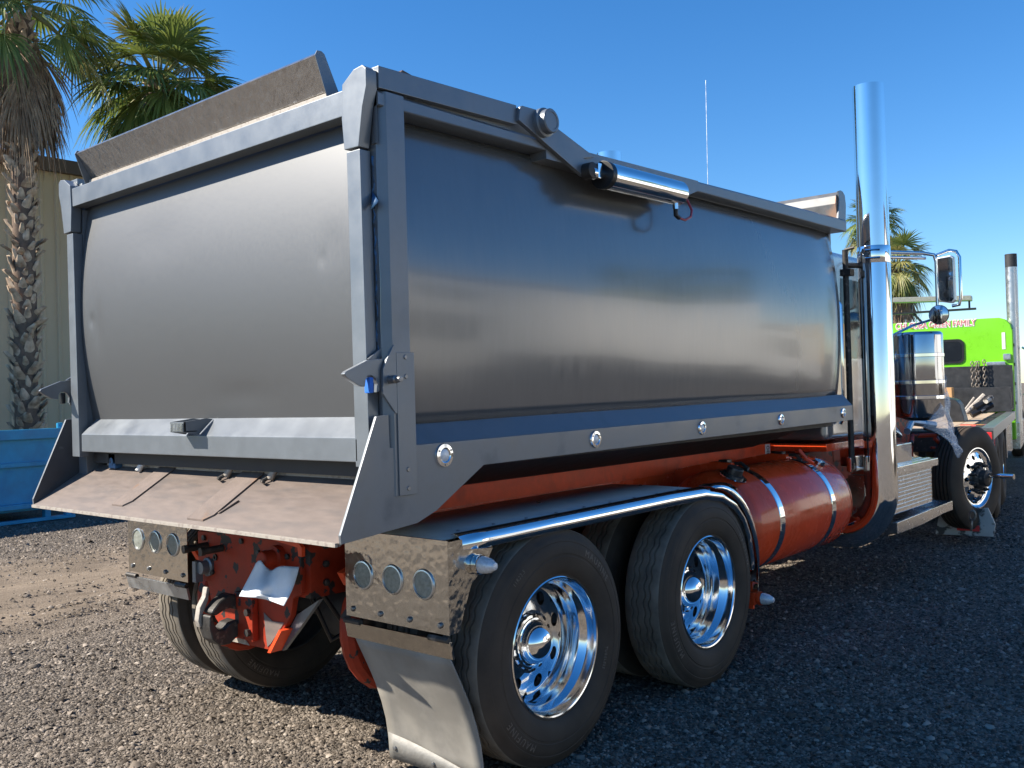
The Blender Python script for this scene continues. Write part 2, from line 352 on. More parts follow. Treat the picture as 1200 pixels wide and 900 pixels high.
# ------------------------------------------------------------------ dump truck
T = empty('dump_truck', (0, 0, 0))
tag(T, 'grey dump truck with orange chassis, chrome stack and tall closed tailgate', 'truck')
def BZ(z, y):                                    # the body sits nose-up on its frame
    return z+(y+1)*(.0077+.0035*(z-1.31)/1.3)
def RT_Z(y): return 2.690 if y < .29 else 2.690+(y-.29)*.0248
Y0, Y1 = -.99, 3.45
def side(s):
    """s=+1 right, -1 left. bed side built from its cross-section"""
    def strip(name, prof, mat, y0=Y0, y1=Y1, n=14, bev=0, thick=None, sm=35):
        b = B(); ys = [y0+(y1-y0)*i/n for i in range(n+1)]
        rows = [[(s*x, y, BZ(z, y)) for x, z in prof] for y in ys]
        b.grid(rows, closed=thick is None)
        if thick is None:
            for rws in (rows[0], rows[-1]): b.poly(rws)
            bmesh.ops.remove_doubles(b.bm, verts=b.bm.verts, dist=1e-5)
        return obj(name, b, mat, T, bev, smooth=sm, solid=thick or 0)
    b = B(); ys = [-.938+(Y1+.938)*i/16 for i in range(17)]
    b.grid([[(s*1.08, y, BZ(2.632, y)), (s*1.213, y, BZ(2.632, y)), (s*1.216, y, BZ(2.636, y)), (s*1.216, y, RT_Z(y)-.012), (s*1.204, y, RT_Z(y)), (s*1.08, y, RT_Z(y))] for y in ys], closed=True)
    for y in (ys[0], ys[-1]): b.poly([(s*1.08, y, BZ(2.632, y)), (s*1.213, y, BZ(2.632, y)), (s*1.216, y, BZ(2.636, y)), (s*1.216, y, RT_Z(y)-.012), (s*1.204, y, RT_Z(y)), (s*1.08, y, RT_Z(y))])
    bmesh.ops.remove_doubles(b.bm, verts=b.bm.verts, dist=1e-5)
    obj('bed_top_rail', b, M['bed_frame'], T, smooth=25)
    b = B(); b.prism([(.02,2.688),(.02,2.607),(1.20,2.612),(1.34,2.662),(1.34,2.715),(.6,2.697),(.3,2.689)], 'x', s*1.12, s*1.2175); obj('cylinder_backplate', b, M['bed_frame'], T)
    b = B(); b.box(s*1.08, s*1.188, -.93, .06, 2.645, 2.742); obj('bed_upper_flange', b, M['bed_frame'], T)
    # beam that carries the gate on the tarp arm pivot
    b = B(); b.prism([(-.938,2.693),(-.938,2.772),(-.178,2.795),(-.178,2.714)], 'x', s*1.12, s*1.2225); obj('gate_arm_beam', b, M['bed_frame'], T, .003)
    prof = [(1.122+.052*math.sin(math.pi*(1-t))**.9+.028*(1-t), 1.489+1.139*t) for t in [i/24 for i in range(25)]]
    # gentle dents so that reflections are not ruler straight
    b = B(); rows = []
    for i in range(61):
        y = -.93+(Y1-.03+.93)*i/60; e = max(0, (y-3.0)/.42); 
        rows.append([(s*(x + .0030*math.sin(2.3*y+5*z)*math.sin(3*z-1.3*y) + .0012*math.sin(6.1*y-4*z+1)*math.sin(2.2*y) - .03*e*e), y, BZ(z, y)) for x, z in prof])
    b.grid(rows); obj('bed_side_panel', b, M['bed_gloss'], T, smooth=180, solid=.006)
    strip('bed_bottom_bevel', [(1.10,1.488),(1.150,1.489),(1.2155,1.414),(1.10,1.414)], M['bed_frame'], -.82, Y1, n=1)
    strip('bed_bottom_rail', [(1.08,1.31),(1.216,1.31),(1.216,1.4135),(1.08,1.4135)], M['wing'], -.82, Y1+.01, n=1, bev=.003)
    # rear pillar with a chamfered back edge, bolted plate on its lower half
    b = B(); b.prism([(s*1.10,-.93),(s*1.190,-.93),(s*1.2215,-.905),(s*1.2215,-.818),(s*1.10,-.818)], 'z', 1.236, 2.688)
    obj('rear_pillar', b, M['bed_frame'], T, .003)
    b = B(); b.box(s*1.2215, s*1.2275, -.893, -.806, 1.238, 1.752); pl = obj('pillar_plate', b, M['bed_frame'], T, .002)
    for z in (1.735, 1.665, 1.33, 1.262):
        b = B(); b.lathe([(0,.004),(.007,.004),(.009,0)], 'x', (0,0,0), 10)
        o = obj('plate_bolt', b, M['bolt'], pl); o.location = (s*1.2275, -.85, z); o.rotation_euler = (0, 0, 0 if s > 0 else math.pi)
    # wing plate guarding the apron
    W = [(-1.154,1.100),(-1.157,1.13),(-.985,1.525),(-.928,1.530),(-.925,1.412),(-.417,1.412),(-.417,1.338),(-.428,1.318),(-.70,1.165),(-.80,1.130)]
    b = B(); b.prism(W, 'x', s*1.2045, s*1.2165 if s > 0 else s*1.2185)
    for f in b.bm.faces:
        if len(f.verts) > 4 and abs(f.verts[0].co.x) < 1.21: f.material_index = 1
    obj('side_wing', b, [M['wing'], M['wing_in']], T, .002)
    # marker lamps
    for i in range(5):
        y = -.656+.978*i+(.02 if i == 4 else 0); z = BZ(1.365, y)
        b = B()
        b.lathe([(0,.010),(.014,.010),(.024,.006)], 'x', n=20, m=1)
        b.lathe([(.024,.007),(.029,.010),(.043,.008),(.046,0)], 'x', n=24, m=0)
        for k in range(3):
            a = R(90+120*k); b.lathe([(0,.012),(.0035,.012),(.0035,.008)], 'x', (0,.036*math.cos(a),-.036*math.sin(a)), 8, 2)
        o = obj('marker_light', b, [M['alu'], M['lens_clear'], M['bolt']], T); o.location = (s*1.2165, y, z)
        o.rotation_euler = (0, 0, 0 if s > 0 else math.pi)
        k = (1,.86,.8,.75,.75)[i]; o.scale = (1, k, k)
side(1); side(-1)
# bed floor, front wall, dark underside
b = B(); b.box(-1.08, 1.08, -.9, Y1-.04, 1.30, 1.36); obj('bed_floor', b, M['dark'], T)
b = B(); b.box(-1.10, 1.10, Y1-.035, Y1, 1.36, 2.735); obj('bed_front_wall', b, M['bed'], T)
for s in (-1, 1):
    b = B(); b.prism([(s*.62,1.165),(s*1.02,1.30),(s*.58,1.30)], 'y', -.62, 3.1); obj('floor_stringer', b, M['dark'], T)
b = B(); b.box(-.5, .5, -.6, 3.4, 1.19, 1.30); obj('underbed_beam', b, M['black'], T)

# ---- tailgate
TG = empty('tailgate', (0, 0, 0), T)
b = B(); b.box(-1.085, 1.085, -.985, -.915, 2.612, 2.705); obj('top_beam', b, M['bed_frame'], TG, .004)
rows = []
DENT = ((-.96,2.02,.020,.030,.005), (-.90,1.98,.05,.12,.004), (.90,2.12,.018,.03,.0022), (.95,2.16,.08,.08,.002), (.3,1.62,.2,.05,.003), (-.35,2.35,.25,.12,.003))
for i in range(71):
    t = i/70; z = 1.505+1.12*t; bul = math.sin(math.pi*(t*.92+.04))
    rows.append([(x, -.893-.062*bul+.0015*math.sin(3*x+2*z)*math.sin(4*z)+sum(d*math.exp(-((x-cx)/wx)**2-((z-cz)/wz)**2) for cx, cz, wx, wz, d in DENT), z) for x in np.linspace(-1.07, 1.07, 150)])
b = B(); b.grid(rows); obj('gate_panel', b, M['bed'], TG, smooth=180, solid=.006)
b = B(); b.prism([(-.90,1.528),(-.985,1.449),(-.985,1.362),(-.90,1.362)], 'x', -1.036, 1.112); lb = obj('lower_beam', b, M['bed_frame'], TG, .005)
for s in (-1, 1):
    b = B()
    xo, xi = (1.165, 1.092) ; xo2, xi2 = (1.175, 1.098)
    rows = [(xi2, 1.345), (xo2, 1.345), (xo, 2.478), (xi, 2.478)] if s > 0 else [(-1.06,1.335),(-1.14,1.335),(-1.150,2.478),(-1.080,2.478)]
    b.prism(rows, 'y', -.985, -.935); obj('gate_post', b, M['bed_frame'], TG, .004)
    # flared upper bracket
    rows = [(s*1.088,2.486),(s*1.166,2.484),(s*1.192,2.62),(s*1.216,2.690),(s*1.216,2.752),(s*1.196,2.767),(s*1.15,2.762),(s*1.085,2.722),(s*1.078,2.60)]
    b = B(); b.prism(rows, 'y', -.992, -.94); obj('upper_bracket', b, M['bed_frame'], TG, .004)
    b = B(); b.prism([(s*1.186,-.938),(s*1.21,-.938),(s*1.10,-.895),(s*1.06,-.895)], 'z', 2.50, 2.688); obj('bracket_gusset', b, M['bed_frame'], TG, .002)
    b = B(); b.box(s*1.07, s*1.135, -.934, -.895, 1.36, 2.60); obj('post_return', b, M['bed_frame'], TG)
    # blue door seal squeezed into the joint
    b = B(); rows = [[(s*(1.165+.012*random.random()), -.936+.004*random.random(), z) for z in np.linspace(1.62, 2.46, 40)],
                     [(s*(1.172+.012*random.random()), -.926+.006*random.random(), z) for z in np.linspace(1.62, 2.46, 40)]]
    b.grid(rows); obj('door_seal', b, M['seal'], TG, solid=.003)
    if s > 0:
        b = B(); b.add_mesh([(1.17,-.934,2.33),(1.225,-.955,2.285),(1.19,-.96,2.26),(1.165,-.93,2.30)], [(0,1,2),(0,2,3)]); obj('seal_scrap', b, M['seal'], TG, solid=.003)
# grab handle on the sloping ledge
b = B()
b.box(-.045, .065, -1.055, -1.045, 1.468, 1.512); b.box(-.045, .065, -1.045, -.992, 1.468, 1.474)
for x in (-.045, .06):
    b.prism([(-1.055,1.512),(-1.055,1.468),(-.985,1.455),(-.915,1.520),(-.95,1.524)], 'x', x, x+.005)
hd = obj('gate_handle', b, M['bed_frame'], TG, .001)
for k in range(9):
    b = B(); b.box(-.040+.0115*k, -.034+.0115*k, -1.058, -1.0555, 1.472, 1.506); obj('grip_rib', b, M['alu_dull'], hd)

# ---- latch hooks
def latch(s):
    def q(u, v, x=1.2): p = pt(370+u/6, 380+v/6, x=x); return (p.y, p.z)
    Hk = [q(*a) for a in ((185,350),(200,330),(350,252),(460,243),(452,290),(440,345),(436,470),(418,480),(420,420),(405,380),(380,362),(352,362),(337,390),(332,440),(285,432),(205,378))]
    b = B(); b.prism(Hk, 'x', s*1.192, s*1.212); h = obj('latch_hook', b, M['bed_frame'], T, .003)
    Pl = [q(*a) for a in ((515,145),(530,160),(548,630),(530,628),(440,490),(440,315),(468,243))]
    b = B(); b.prism(Pl, 'x', s*1.214, s*1.226); obj('latch_plate', b, M['bed_frame'], h, .002)
    Ar = [q(*a) for a in ((385,243),(460,178),(515,148),(470,235),(440,250))]
    b = B(); b.prism(Ar, 'x', s*1.18, s*1.19); obj('latch_arm', b, M['bed_frame'], h, .001)
    c = q(490, 390)
    b = B(); b.lathe([(0,.0),(.015,.0),(.015,.03),(.011,.034),(.011,.056),(0,.058)], 'x', n=14); o = obj('latch_pin', b, M['bolt'], h)
    o.location = (s*1.2262, c[0], c[1]); o.rotation_euler = (0, 0, 0 if s > 0 else math.pi)
    c = q(373, 425); b = B(); b.box(s*1.186, s*1.216, c[0]-.010, c[0]+.010, c[1]-.030, c[1]+.026); obj('latch_strap', b, M['blue'] if s > 0 else M['black'], h, .006)
latch(1); latch(-1)

# ---- spill guard on the gate top, wind-up tarp lip at the bed front
b = B(); b.prism([(-.905,2.735),(-.94,2.745),(-1.012,2.858),(-.998,2.872),(-.985,2.868),(-.925,2.752)], 'x', -.965, .965); sg = obj('spill_guard', b, M['guard'], T, .002)
for x in (-.9655, .9655):
    b = B(); b.prism([(-.895,2.706),(-.965,2.706),(-1.018,2.855),(-1.008,2.874),(-.988,2.876),(-.974,2.868)], 'x', x-.003 if x < 0 else x, x if x < 0 else x+.003); obj('guard_end', b, M['bed_frame'], sg)
b = B(); b.box(-.96, .96, -.952, -.905, 2.7055, 2.735); obj('guard_foot', b, M['cream'], sg, .003)
b = B(); b.prism([(3.36,2.742),(3.47,2.742),(3.485,2.88),(3.47,2.94),(3.435,2.962),(3.39,2.962),(3.345,2.93),(3.33,2.87)], 'x', -1.19, 1.19); fg = obj('front_lip', b, [M['rustpatch']], T, .004)
b = B(); b.prism([(3.33,2.72),(3.47,2.72),(3.49,2.88),(3.475,2.945),(3.44,2.968),(3.40,2.972),(3.355,2.96),(3.37,2.90)], 'x', 1.1905, 1.204); obj('lip_end', b, M['bed_frame'], fg, .003)
b = B(); b.prism([(3.33,2.72),(3.47,2.72),(3.49,2.88),(3.475,2.945),(3.44,2.968),(3.40,2.972),(3.355,2.96),(3.37,2.90)], 'x', -1.204, -1.1905); obj('lip_end', b, M['bed_frame'], fg, .003)
b = B(); b.prism([(-.82,2.767),(-.79,2.80),(-.72,2.787),(-.66,2.767)], 'x', 1.11, 1.19); obj('rail_stop', b, M['brown'], T)

# ---- tarp arm and hydraulic cylinder
def q12(u, v, x=1.23): p = pt(590+u/4.615, 100+v/4.615, x=x); return (p.y, p.z)
A = [q12(*a) for a in ((92,112),(190,140),(270,225),(440,355),(490,390),(425,395),(470,440),(455,500),(420,490),(75,190),(80,120))]
b = B(); b.prism(A, 'x', 1.2175, 1.240); arm = obj('gate_lift_arm', b, M['bed_frame'], T, .003)
c = q12(228, 200, 1.26); b = B(); b.lathe([(.062,.0),(.062,.02),(.052,.024),(.052,.052),(.047,.056),(.038,.056),(.036,.053),(0,.053)], 'x', (1.2402, c[0], c[1]), 28); obj('arm_pivot', b, M['bed_frame'], arm)
ca, ce = Vector((1.272, *q12(555,490,1.27))), Vector((1.272, *q12(945,585,1.27)))
ax = (ce-ca).normalized(); hyd = B(); hyd.tube([ca, ce], .062, 32); cyl = obj('lift_cylinder', hyd, M['chrome'], T, .004)
b = B(); b.tube([ca-ax*.035, ca-ax*.001], .064, 28); obj('cylinder_gland', b, M['black'], cyl, .003)
b = B(); b.tube([ca-ax*.12, ca-ax*.036], .024, 16); obj('piston_rod', b, M['chrome'], cyl)
c = Vector((1.262, *q12(465,462,1.262))); b = B(); b.lathe([(0,-.026),(.036,-.026),(.036,.022),(.024,.026),(0,.026)], 'x', c, 20); obj('rod_eye', b, M['iron'], cyl)
b = B(); b.box(1.252, 1.296, c.y+.022, c.y+.052, c.z-.034, c.z+.036); obj('clevis', b, M['alu'], cyl, .004)
b = B(); b.tube([ce+ax*.001, ce+ax*.02], .05, 20); b.box(1.2175, 1.275, ce.y+.02, ce.y+.06, ce.z-.03, ce.z+.05); obj('end_mount', b, M['bed_frame'], cyl, .003)
e0 = ce + Vector((.01, -.05, -.064)); b = B(); b.tube([e0+Vector((0,0,.03)), e0-Vector((0,0,.025))], .014, 10, 0); b.tube([e0-Vector((0,0,.025)), e0-Vector((0,0,.055)), e0+Vector((0,.03,-.065))], .012, 10, 1); obj('hose_elbow', b, [M['alu'], M['black']], cyl)
b = B(); P0 = e0+Vector((0,.03,-.065)); b.tube([P0, P0+Vector((0,.06,-.004)), P0+Vector((0,.12,.02)), P0+Vector((-.01,.15,.06)), P0+Vector((-.03,.14,.115)), P0+Vector((-.05,.12,.13))], .0065, 8); obj('pressure_hose', b, M['hose'], cyl)

# ---- apron under the gate
def apz(t): return 1.278-.165*t
b = B(); b.prism([(-.80,1.286),(-.862,1.284),(-1.155,1.104),(-1.152,1.092),(-.80,1.268)], 'x', -1.204, 1.204); ap = obj('apron', b, M['apron'], T)
b = B(); b.box(-1.20, 1.20, -1.168, -1.155, 1.090, 1.1045); obj('apron_edge', b, M['cream'], ap, .002)
sl_ = (1.284-1.104)/(1.155-.862)
for x0, x1, f in ((-.49,-.35,.84), (.20,.36,.93)):
    ye = -.862-.293*f
    def za(y): return 1.284+(y+.862)*sl_
    b = B(); P = []
    top = [(x0,-.86),(x1,-.86),(x1,ye+.03),(x1-.03,ye),(x0+.01,ye)]
    lo = [b.bm.verts.new((x, y, za(y)+.0015)) for x, y in top]; hi = [b.bm.verts.new((x, y, za(y)+.008)) for x, y in top]
    b.face(hi); b.face(lo[::-1])
    for i in range(5): b.face([lo[i], lo[(i+1) % 5], hi[(i+1) % 5], hi[i]])
    obj('skid_strip', b, M['rust'], ap)
for x in (.40,):
    b = B(); y0, y1 = -1.02, -1.09; b.add_mesh([(x,y0,za(y0)+.003),(x+.012,y0,za(y0)+.006),(x-.02,y1,za(y1)+.006),(x-.032,y1,za(y1)+.003)], [(0,1,2,3)]); obj('weld_bead', b, M['rust'], ap, solid=.006)
b = B(); b.box(-1.02, 1.10, -.862, -.845, 1.284, 1.298); obj('apron_lip', b, M['cream'], ap)
# cross member with brackets between gate and apron
b = B(); b.box(-1.05, 1.15, -.845, -.78, 1.286, 1.362); cm = obj('rear_crossmember', b, M['wing'], T, .003)
for x, wd in ((-.43,.09), (.27,.09)):
    b = B(); b.box(x, x+wd, -.8475, -.8455, 1.30, 1.358); obj('slot', b, M['black'], cm)
b = B(); b.box(-.93, -.86, -.90, -.848, 1.275, 1.35); b.tube([(-.895,-.905,1.31),(-.895,-.86,1.31)], .02, 10); b.box(-.86, -.77, -.875, -.848, 1.318, 1.345); obj('hinge_block', b, M['seal'], cm, .003)
for x, c_ in ((-.62, 'white'), (.14, 'cream'), (.46, 'cream')):
    b = B(); b.add_mesh([(x,-.864,1.355),(x+.04,-.864,1.355),(x+.01,-.905,1.268),(x-.015,-.905,1.272),(x-.005,-.885,1.31)], [(0,1,2,3,4)]); obj('chain_tab', b, M[c_], cm, solid=.018)
    if c_ == 'cream':
        b = B(); b.tube([(x-.01,-.91,1.275),(x-.03,-.925,1.262),(x+.0,-.935,1.262)], .008, 6); obj('keeper_clip', b, M['iron'], cm)
for k in range(4):
    b = B(); b.box(.72+.09*k, .732+.09*k, -.8485, -.8455, 1.30, 1.33); obj('drain_slot', b, M['black'], cm)

# ---- chassis
for s in (-1, 1):
    b = B(); b.box(s*.36, s*.44, -.70, 7.2, .74, 1.03); fr = obj('chassis_rail', b, M['orange_chip'], T, .006)
    for y in np.arange(-.62, -.2, .13):
        for z in (.80, .88, .96):
            b = B(); b.lathe([(.016,0),(.016,.014),(.008,.018),(0,.018)], 'x', (0,0,0), 6); o = obj('frame_bolt', b, M['iron'], fr); o.location = (s*.44, y, z); o.rotation_euler = (0,0,0 if s > 0 else math.pi)
    b = B(); b.box(s*.46, s*.52, -.68, 3.60, 1.05, 1.162); obj('subframe_rail', b, M['orange'], T, .004)
    b = B(); b.box(s*.44, s*.50, -.2, 3.9, .96, 1.048); obj('subframe_ledge', b, M['orange_gloss'], T, .006)
b = B(); b.box(.5205, .5225, 3.50, 3.58, 1.068, 1.158); st = obj('number_sticker', b, M['white'], T)
v_, f_ = text_geo('80', .075, .0004)
b = B(); b.add_mesh([(.5232+p.z, 3.54+p.y*.9, 1.113+p.x*.95) for p in v_], f_); obj('sticker_number', b, M['black'], st, smooth=0)
for y in (0, 1.3256):
    b = B(); b.tube([(-.80, y, .504), (.80, y, .504)], .075, 16); b.lathe([(.08,-.3),(.16,-.2),(.2,0),(.16,.2),(.08,.3)], 'x', (0, y, .504), 20); obj('drive_axle', b, M['dark'], T)
b = B(); b.tube([(0,1.33,.62),(0,4.2,.72)], .06, 12); obj('drive_shaft', b, M['dark'], T)
for s in (-1, 1):
    # orange suspension beam and black air spring seen below the apron
    pth = [(s*.56, -.36+.42*math.cos(a)*.55, .60+.26*math.sin(a)) for a in np.linspace(R(100), R(285), 14)]
    b = B(); b.tube(pth, .045, 10); obj('suspension_arm', b, M['orange_chip'], T)
    b = B(); b.lathe([(.06,.16),(.12,.12),(.135,.06),(.12,.01),(.135,-.05),(.12,-.11),(.06,-.15)], 'z', (s*.60,-.38,.66), 20); obj('air_spring', b, M['black'], T)
    b = B(); b.prism([(-.30,.98),(-.25,.93),(-.62,.80),(-.655,.86)], 'x', s*.56, s*.60)
    # arm carrying the lamp panel
    obj('panel_bracket', b, M['orange'], T, .004)

# tow plate with pintle hook
PY = -.72
def qp(u, v, y=PY): p = pt(200+u/5, 600+v/5, y=y); return (p.x, p.z)
b = B(); b.prism([qp(*a) for a in ((158,112),(330,125),(585,163),(760,188),(768,480),(718,508),(702,612),(592,812),(345,752),(262,620),(240,540),(216,405),(165,398))], 'y', PY, PY+.03)
tp = obj('tow_plate', b, M['orange_chip'], T, .003)
b = B(); b.prism([qp(585,150),qp(765,172),qp(790,205),qp(790,260),qp(770,255),qp(765,205)], 'y', PY-.02, PY-.002); obj('plate_flange', b, M['orange'], tp)
b = B(); a0 = pt(318.4, 762.4, y=PY); a1 = pt(340, 722, y=PY)
b.prism([qp(595,810),qp(660,700),qp(705,610),qp(840,520),qp(700,720),qp(625,822)], 'y', PY+.031, PY+.05); obj('plate_gusset', b, M['wing'], tp)
b = B(); b.prism([qp(548,588),qp(600,640),qp(668,648),qp(590,770),qp(570,790),qp(560,720)], 'y', PY-.003, PY-.001); obj('sunlit_patch', b, M['apron'], tp)  # sunlight on the lower plate, painted as a thin pale patch
b = B(); b.prism([qp(668,682),qp(682,690),qp(618,818),qp(600,815)], 'y', PY-.03, PY+.03); obj('plate_edge', b, M['orange'], tp)
b = B(); b.prism([qp(240,525),qp(310,535),qp(280,590),qp(256,585)], 'y', PY-.003, PY-.001); obj('sunlit_patch', b, M['cream'], tp)  # small sunlit spot painted as a pale patch
b = B(); b.prism([qp(345,752),qp(430,725),qp(465,782)], 'y', PY-.003, PY-.001); obj('sunlit_patch', b, M['cream'], tp)  # lit triangle at the plate's foot, painted pale
for (u, v, l) in ((215,195,.10), (305,210,.09)):
    x, z = qp(u, v); b = B(); b.tube([(x,PY-.001,z),(x-.01,PY-l,z-.004)], .017, 12); b.tube([(x-.01,PY-l-.001,z-.004),(x-.012,PY-l-.02,z-.005)], .02, 12); obj('air_coupling', b, M['iron'], tp)
x, z = qp(225, 320); b = B(); b.lathe([(.045,-.001),(.045,-.012),(.034,-.016),(.030,-.05),(0,-.05)], 'y', (x, PY, z), 16); b.box(x-.05, x-.02, PY-.06, PY-.02, z-.07, z+.03); obj('trailer_socket', b, M['wing'], tp, .003)
x, z = qp(265, 265); b = B(); b.lathe([(.016,-.001),(.016,-.008),(.008,-.008),(.008,-.002)], 'y', (x, PY, z), 14); obj('plate_hole', b, M['black'], tp)
x, z = qp(635, 262); b = B(); b.lathe([(.052,-.001),(.052,-.03),(.036,-.034),(.036,-.09),(.028,-.095),(0,-.095)], 'y', (x, PY, z), 18); b.box(x-.05, x+.02, PY-.10, PY-.03, z-.075, z-.02, 0); obj('glad_hand', b, M['orange_chip'], tp, .003)
# pintle: big curved jaw, forged latch and mounting block
hx, hz = qp(420, 600)
J = [(0,-.02),(0,-.10),(.08,-.138),(.17,-.134),(.235,-.095),(.262,-.03),(.258,.028),(.238,.036),(.218,-.012),(.185,-.05),(.13,-.058),(.075,-.028)]
pin = B(); pin.prism([(PY-.03-d*.56, hz+z_*.85) for d, z_ in J], 'x', hx-.075, hx+.015); pk = obj('pintle_jaw', pin, M['iron'], tp, .02, 3)
J = [(0,.115),(.06,.125),(.15,.10),(.215,.06),(.235,.04),(.19,.022),(.13,.04),(.06,.05),(0,.03)]
b = B(); b.prism([(PY-.03-d*.56, hz+z_*.85) for d, z_ in J], 'x', hx-.068, hx+.008); obj('pintle_latch', b, M['iron'], pk, .014, 3)
J = [(.16,.165),(.185,.17),(.20,.12),(.245,.07),(.262,.0),(.245,-.04),(.225,-.03),(.222,.03),(.20,.06),(.175,.10)]
b = B(); b.prism([(PY-.03-d*.62, hz+z_*.85) for d, z_ in J], 'x', hx-.088, hx-.052); obj('pintle_pin', b, M['cream'], pk, .008, 2)
b = B(); b.box(hx-.01, hx+.13, PY-.035, PY-.002, hz-.10, hz+.11); o = obj('pintle_base', b, M['orange_chip'], pk, .006)
for i in (0, 1):
    for j in (0, 1):
        b = B(); b.lathe([(.017,-.0),(.017,-.016),(0,-.018)], 'y', (hx+.105, PY-.036, hz-.06+.09*j-.02*i), 6)
        if i == 0: obj('base_bolt', b, M['iron'], pk)
for (x0, z0, x1, z1, y1) in ((.30,.90,.52,.70,-.30), (.26,.86,.46,.62,-.35), (-.30,.92,-.44,.62,-.40), (.10,.96,.40,.84,-.25), (-.36,.80,-.50,.74,-.35)):
    b = B(); b.tube([(x0,PY+.04,z0),(x0+.05,PY+.10,z0-.10),((x0+x1)/2,(PY+y1)/2,min(z0,z1)-.10),(x1,y1,z1)], .012, 8); obj('air_line', b, M['black'], T, smooth=80)
for (u, v) in ((200,150),(420,170),(560,240),(250,350),(690,260),(700,420),(520,240)):
    x, z = qp(u, v); b = B(); b.lathe([(.014,-.001),(.014,-.012),(.007,-.014),(0,-.014)], 'y', (x, PY, z), 6); obj('plate_bolt', b, M['iron'], tp)
# cloth caught on the coupling
def cl(u, v, y): p = pt(200+u/5, 600+v/5, y=y); return p
rows = []
NU, NV = 18, 14
TLc, TRc, BLc, BRc = (500,310), (752,322), (402,486), (662,545)
for j in range(NV+1):
    t = j/NV; r = []
    for i in range(NU+1):
        s = i/NU
        u = (TLc[0]*(1-s)+TRc[0]*s)*(1-t)+(BLc[0]*(1-s)+BRc[0]*s)*t; v = (TLc[1]*(1-s)+TRc[1]*s)*(1-t)+(BLc[1]*(1-s)+BRc[1]*s)*t
        v += 26*math.exp(-((s-.36)/.13)**2)*(1-t)**2 - 30*math.exp(-((s-.09)/.08)**2)*(1-t)**3 + 8*math.sin(5*s+2)*t**3
        u += 14*math.sin(3.1*t)*s
        y = PY-.105-.07*t+.016*math.sin(6*s+4*t)*(.35+t*.6)-.02*abs(s-.36)*(1-t)-.012*math.sin(11*s-3*t)
        if j >= NV-1: y -= .012
        r.append(cl(u, v, y))
    rows.append(r)
b = B(); b.grid(rows); o = obj('cloth_rag', b, M['cloth'], None, smooth=70, solid=.003)
tag(o, 'pale blue white rag draped over the orange tow plate coupling', 'rag')

# ---- lamp panels and mudflaps
def lamp_panel(s):
    b = B(); b.box(s*.6203, s*1.2214, -.656, -.652, .6892, 1.0445); p = obj('lamp_panel', b, M['stain'], T)
    # side return wrapping forward, cut to clear the tyre
    pr = [(-.652,.690),(-.652,1.040),(-.575,1.040),(-.57,1.0),(-.40,.985),(-.44,.93),(-.53,.86),(-.575,.76),(-.60,.692)]
    b = B(); b.prism(pr, 'x', s*1.2214, s*1.2184); obj('panel_return', b, M['stain'], p)
    for i in range(3):
        x = s*(.735+.178*i); b = B()
        b.lathe([(0,-.007),(.03,-.006),(.050,-.003)], 'y', n=32, m=1); b.lathe([(.050,-.003),(.052,-.008),(.057,-.007),(.061,0)], 'y', n=32)
        o = obj('rear_lamp', b, [M['alu_dull'], M['lens']], p); o.location = (x, -.6563, .868)
        if s < 0: o.location.x = -(1.105-.178*i)-.005
    for i in range(4):
        b = B(); b.lathe([(.012,0),(.012,-.004),(.008,-.010),(0,-.011)], 'y', n=12); o = obj('panel_bolt', b, M['bolt'], p); o.location = (s*(.665+.17*i), -.6563, .722)
    # hinge and chrome strip
    for x0, x1 in ((.62,.72), (1.12,1.225)):
        b = B(); b.tube([(s*x0,-.664,.672),(s*x1,-.664,.672)], .012, 10); obj('flap_hinge', b, M['iron'], p)
    zt, zb = .668, .600
    b = B(); b.prism([(-.668,zt),(-.654,zt),(-.640,zb),(-.654,zb)], 'x', s*.620, s*1.232); strip = obj('flap_strip', b, M['stain'] if s > 0 else M['alu_dull'], p, .002)
    return p
pR = lamp_panel(1); pL = lamp_panel(-1)
fl = [(.615,-.648),(.56,-.622),(.50,-.592),(.44,-.562),(.384,-.535),(.30,-.502),(.22,-.478),(.14,-.466),(.055,-.462)]
b = B(); b.grid([[(.655+.545*i/10, y-.004*math.sin(i*1.3+z*9), z-.03*(1-i/10)*(1-min(1,(z)/.3))*0) for i in range(11)] for z, y in fl]); mf = obj('mudflap', b, M['flap'], T, smooth=180, solid=.01)
# curved bright kick plate at the foot of the flap
rows = []
for i in range(17):
    x = .66+.53*i/16; zt = .16-.075*((i/16)**1.5)+.0
    rows.append([(x, -.4725-.004*0, .05), (x, -.474-.004*(zt > .1), zt)])
b = B(); b.grid(rows); kp = obj('flap_plate', b, M['kick'], mf, solid=.003)
for x, z in ((.70,.10), (.93,.085), (1.12,.07)):
    b = B(); b.lathe([(.011,0),(.009,-.006),(0,-.008)], 'y', n=10); o = obj('flap_rivet', b, M['bolt'], mf); o.location = (x, -.478, z)

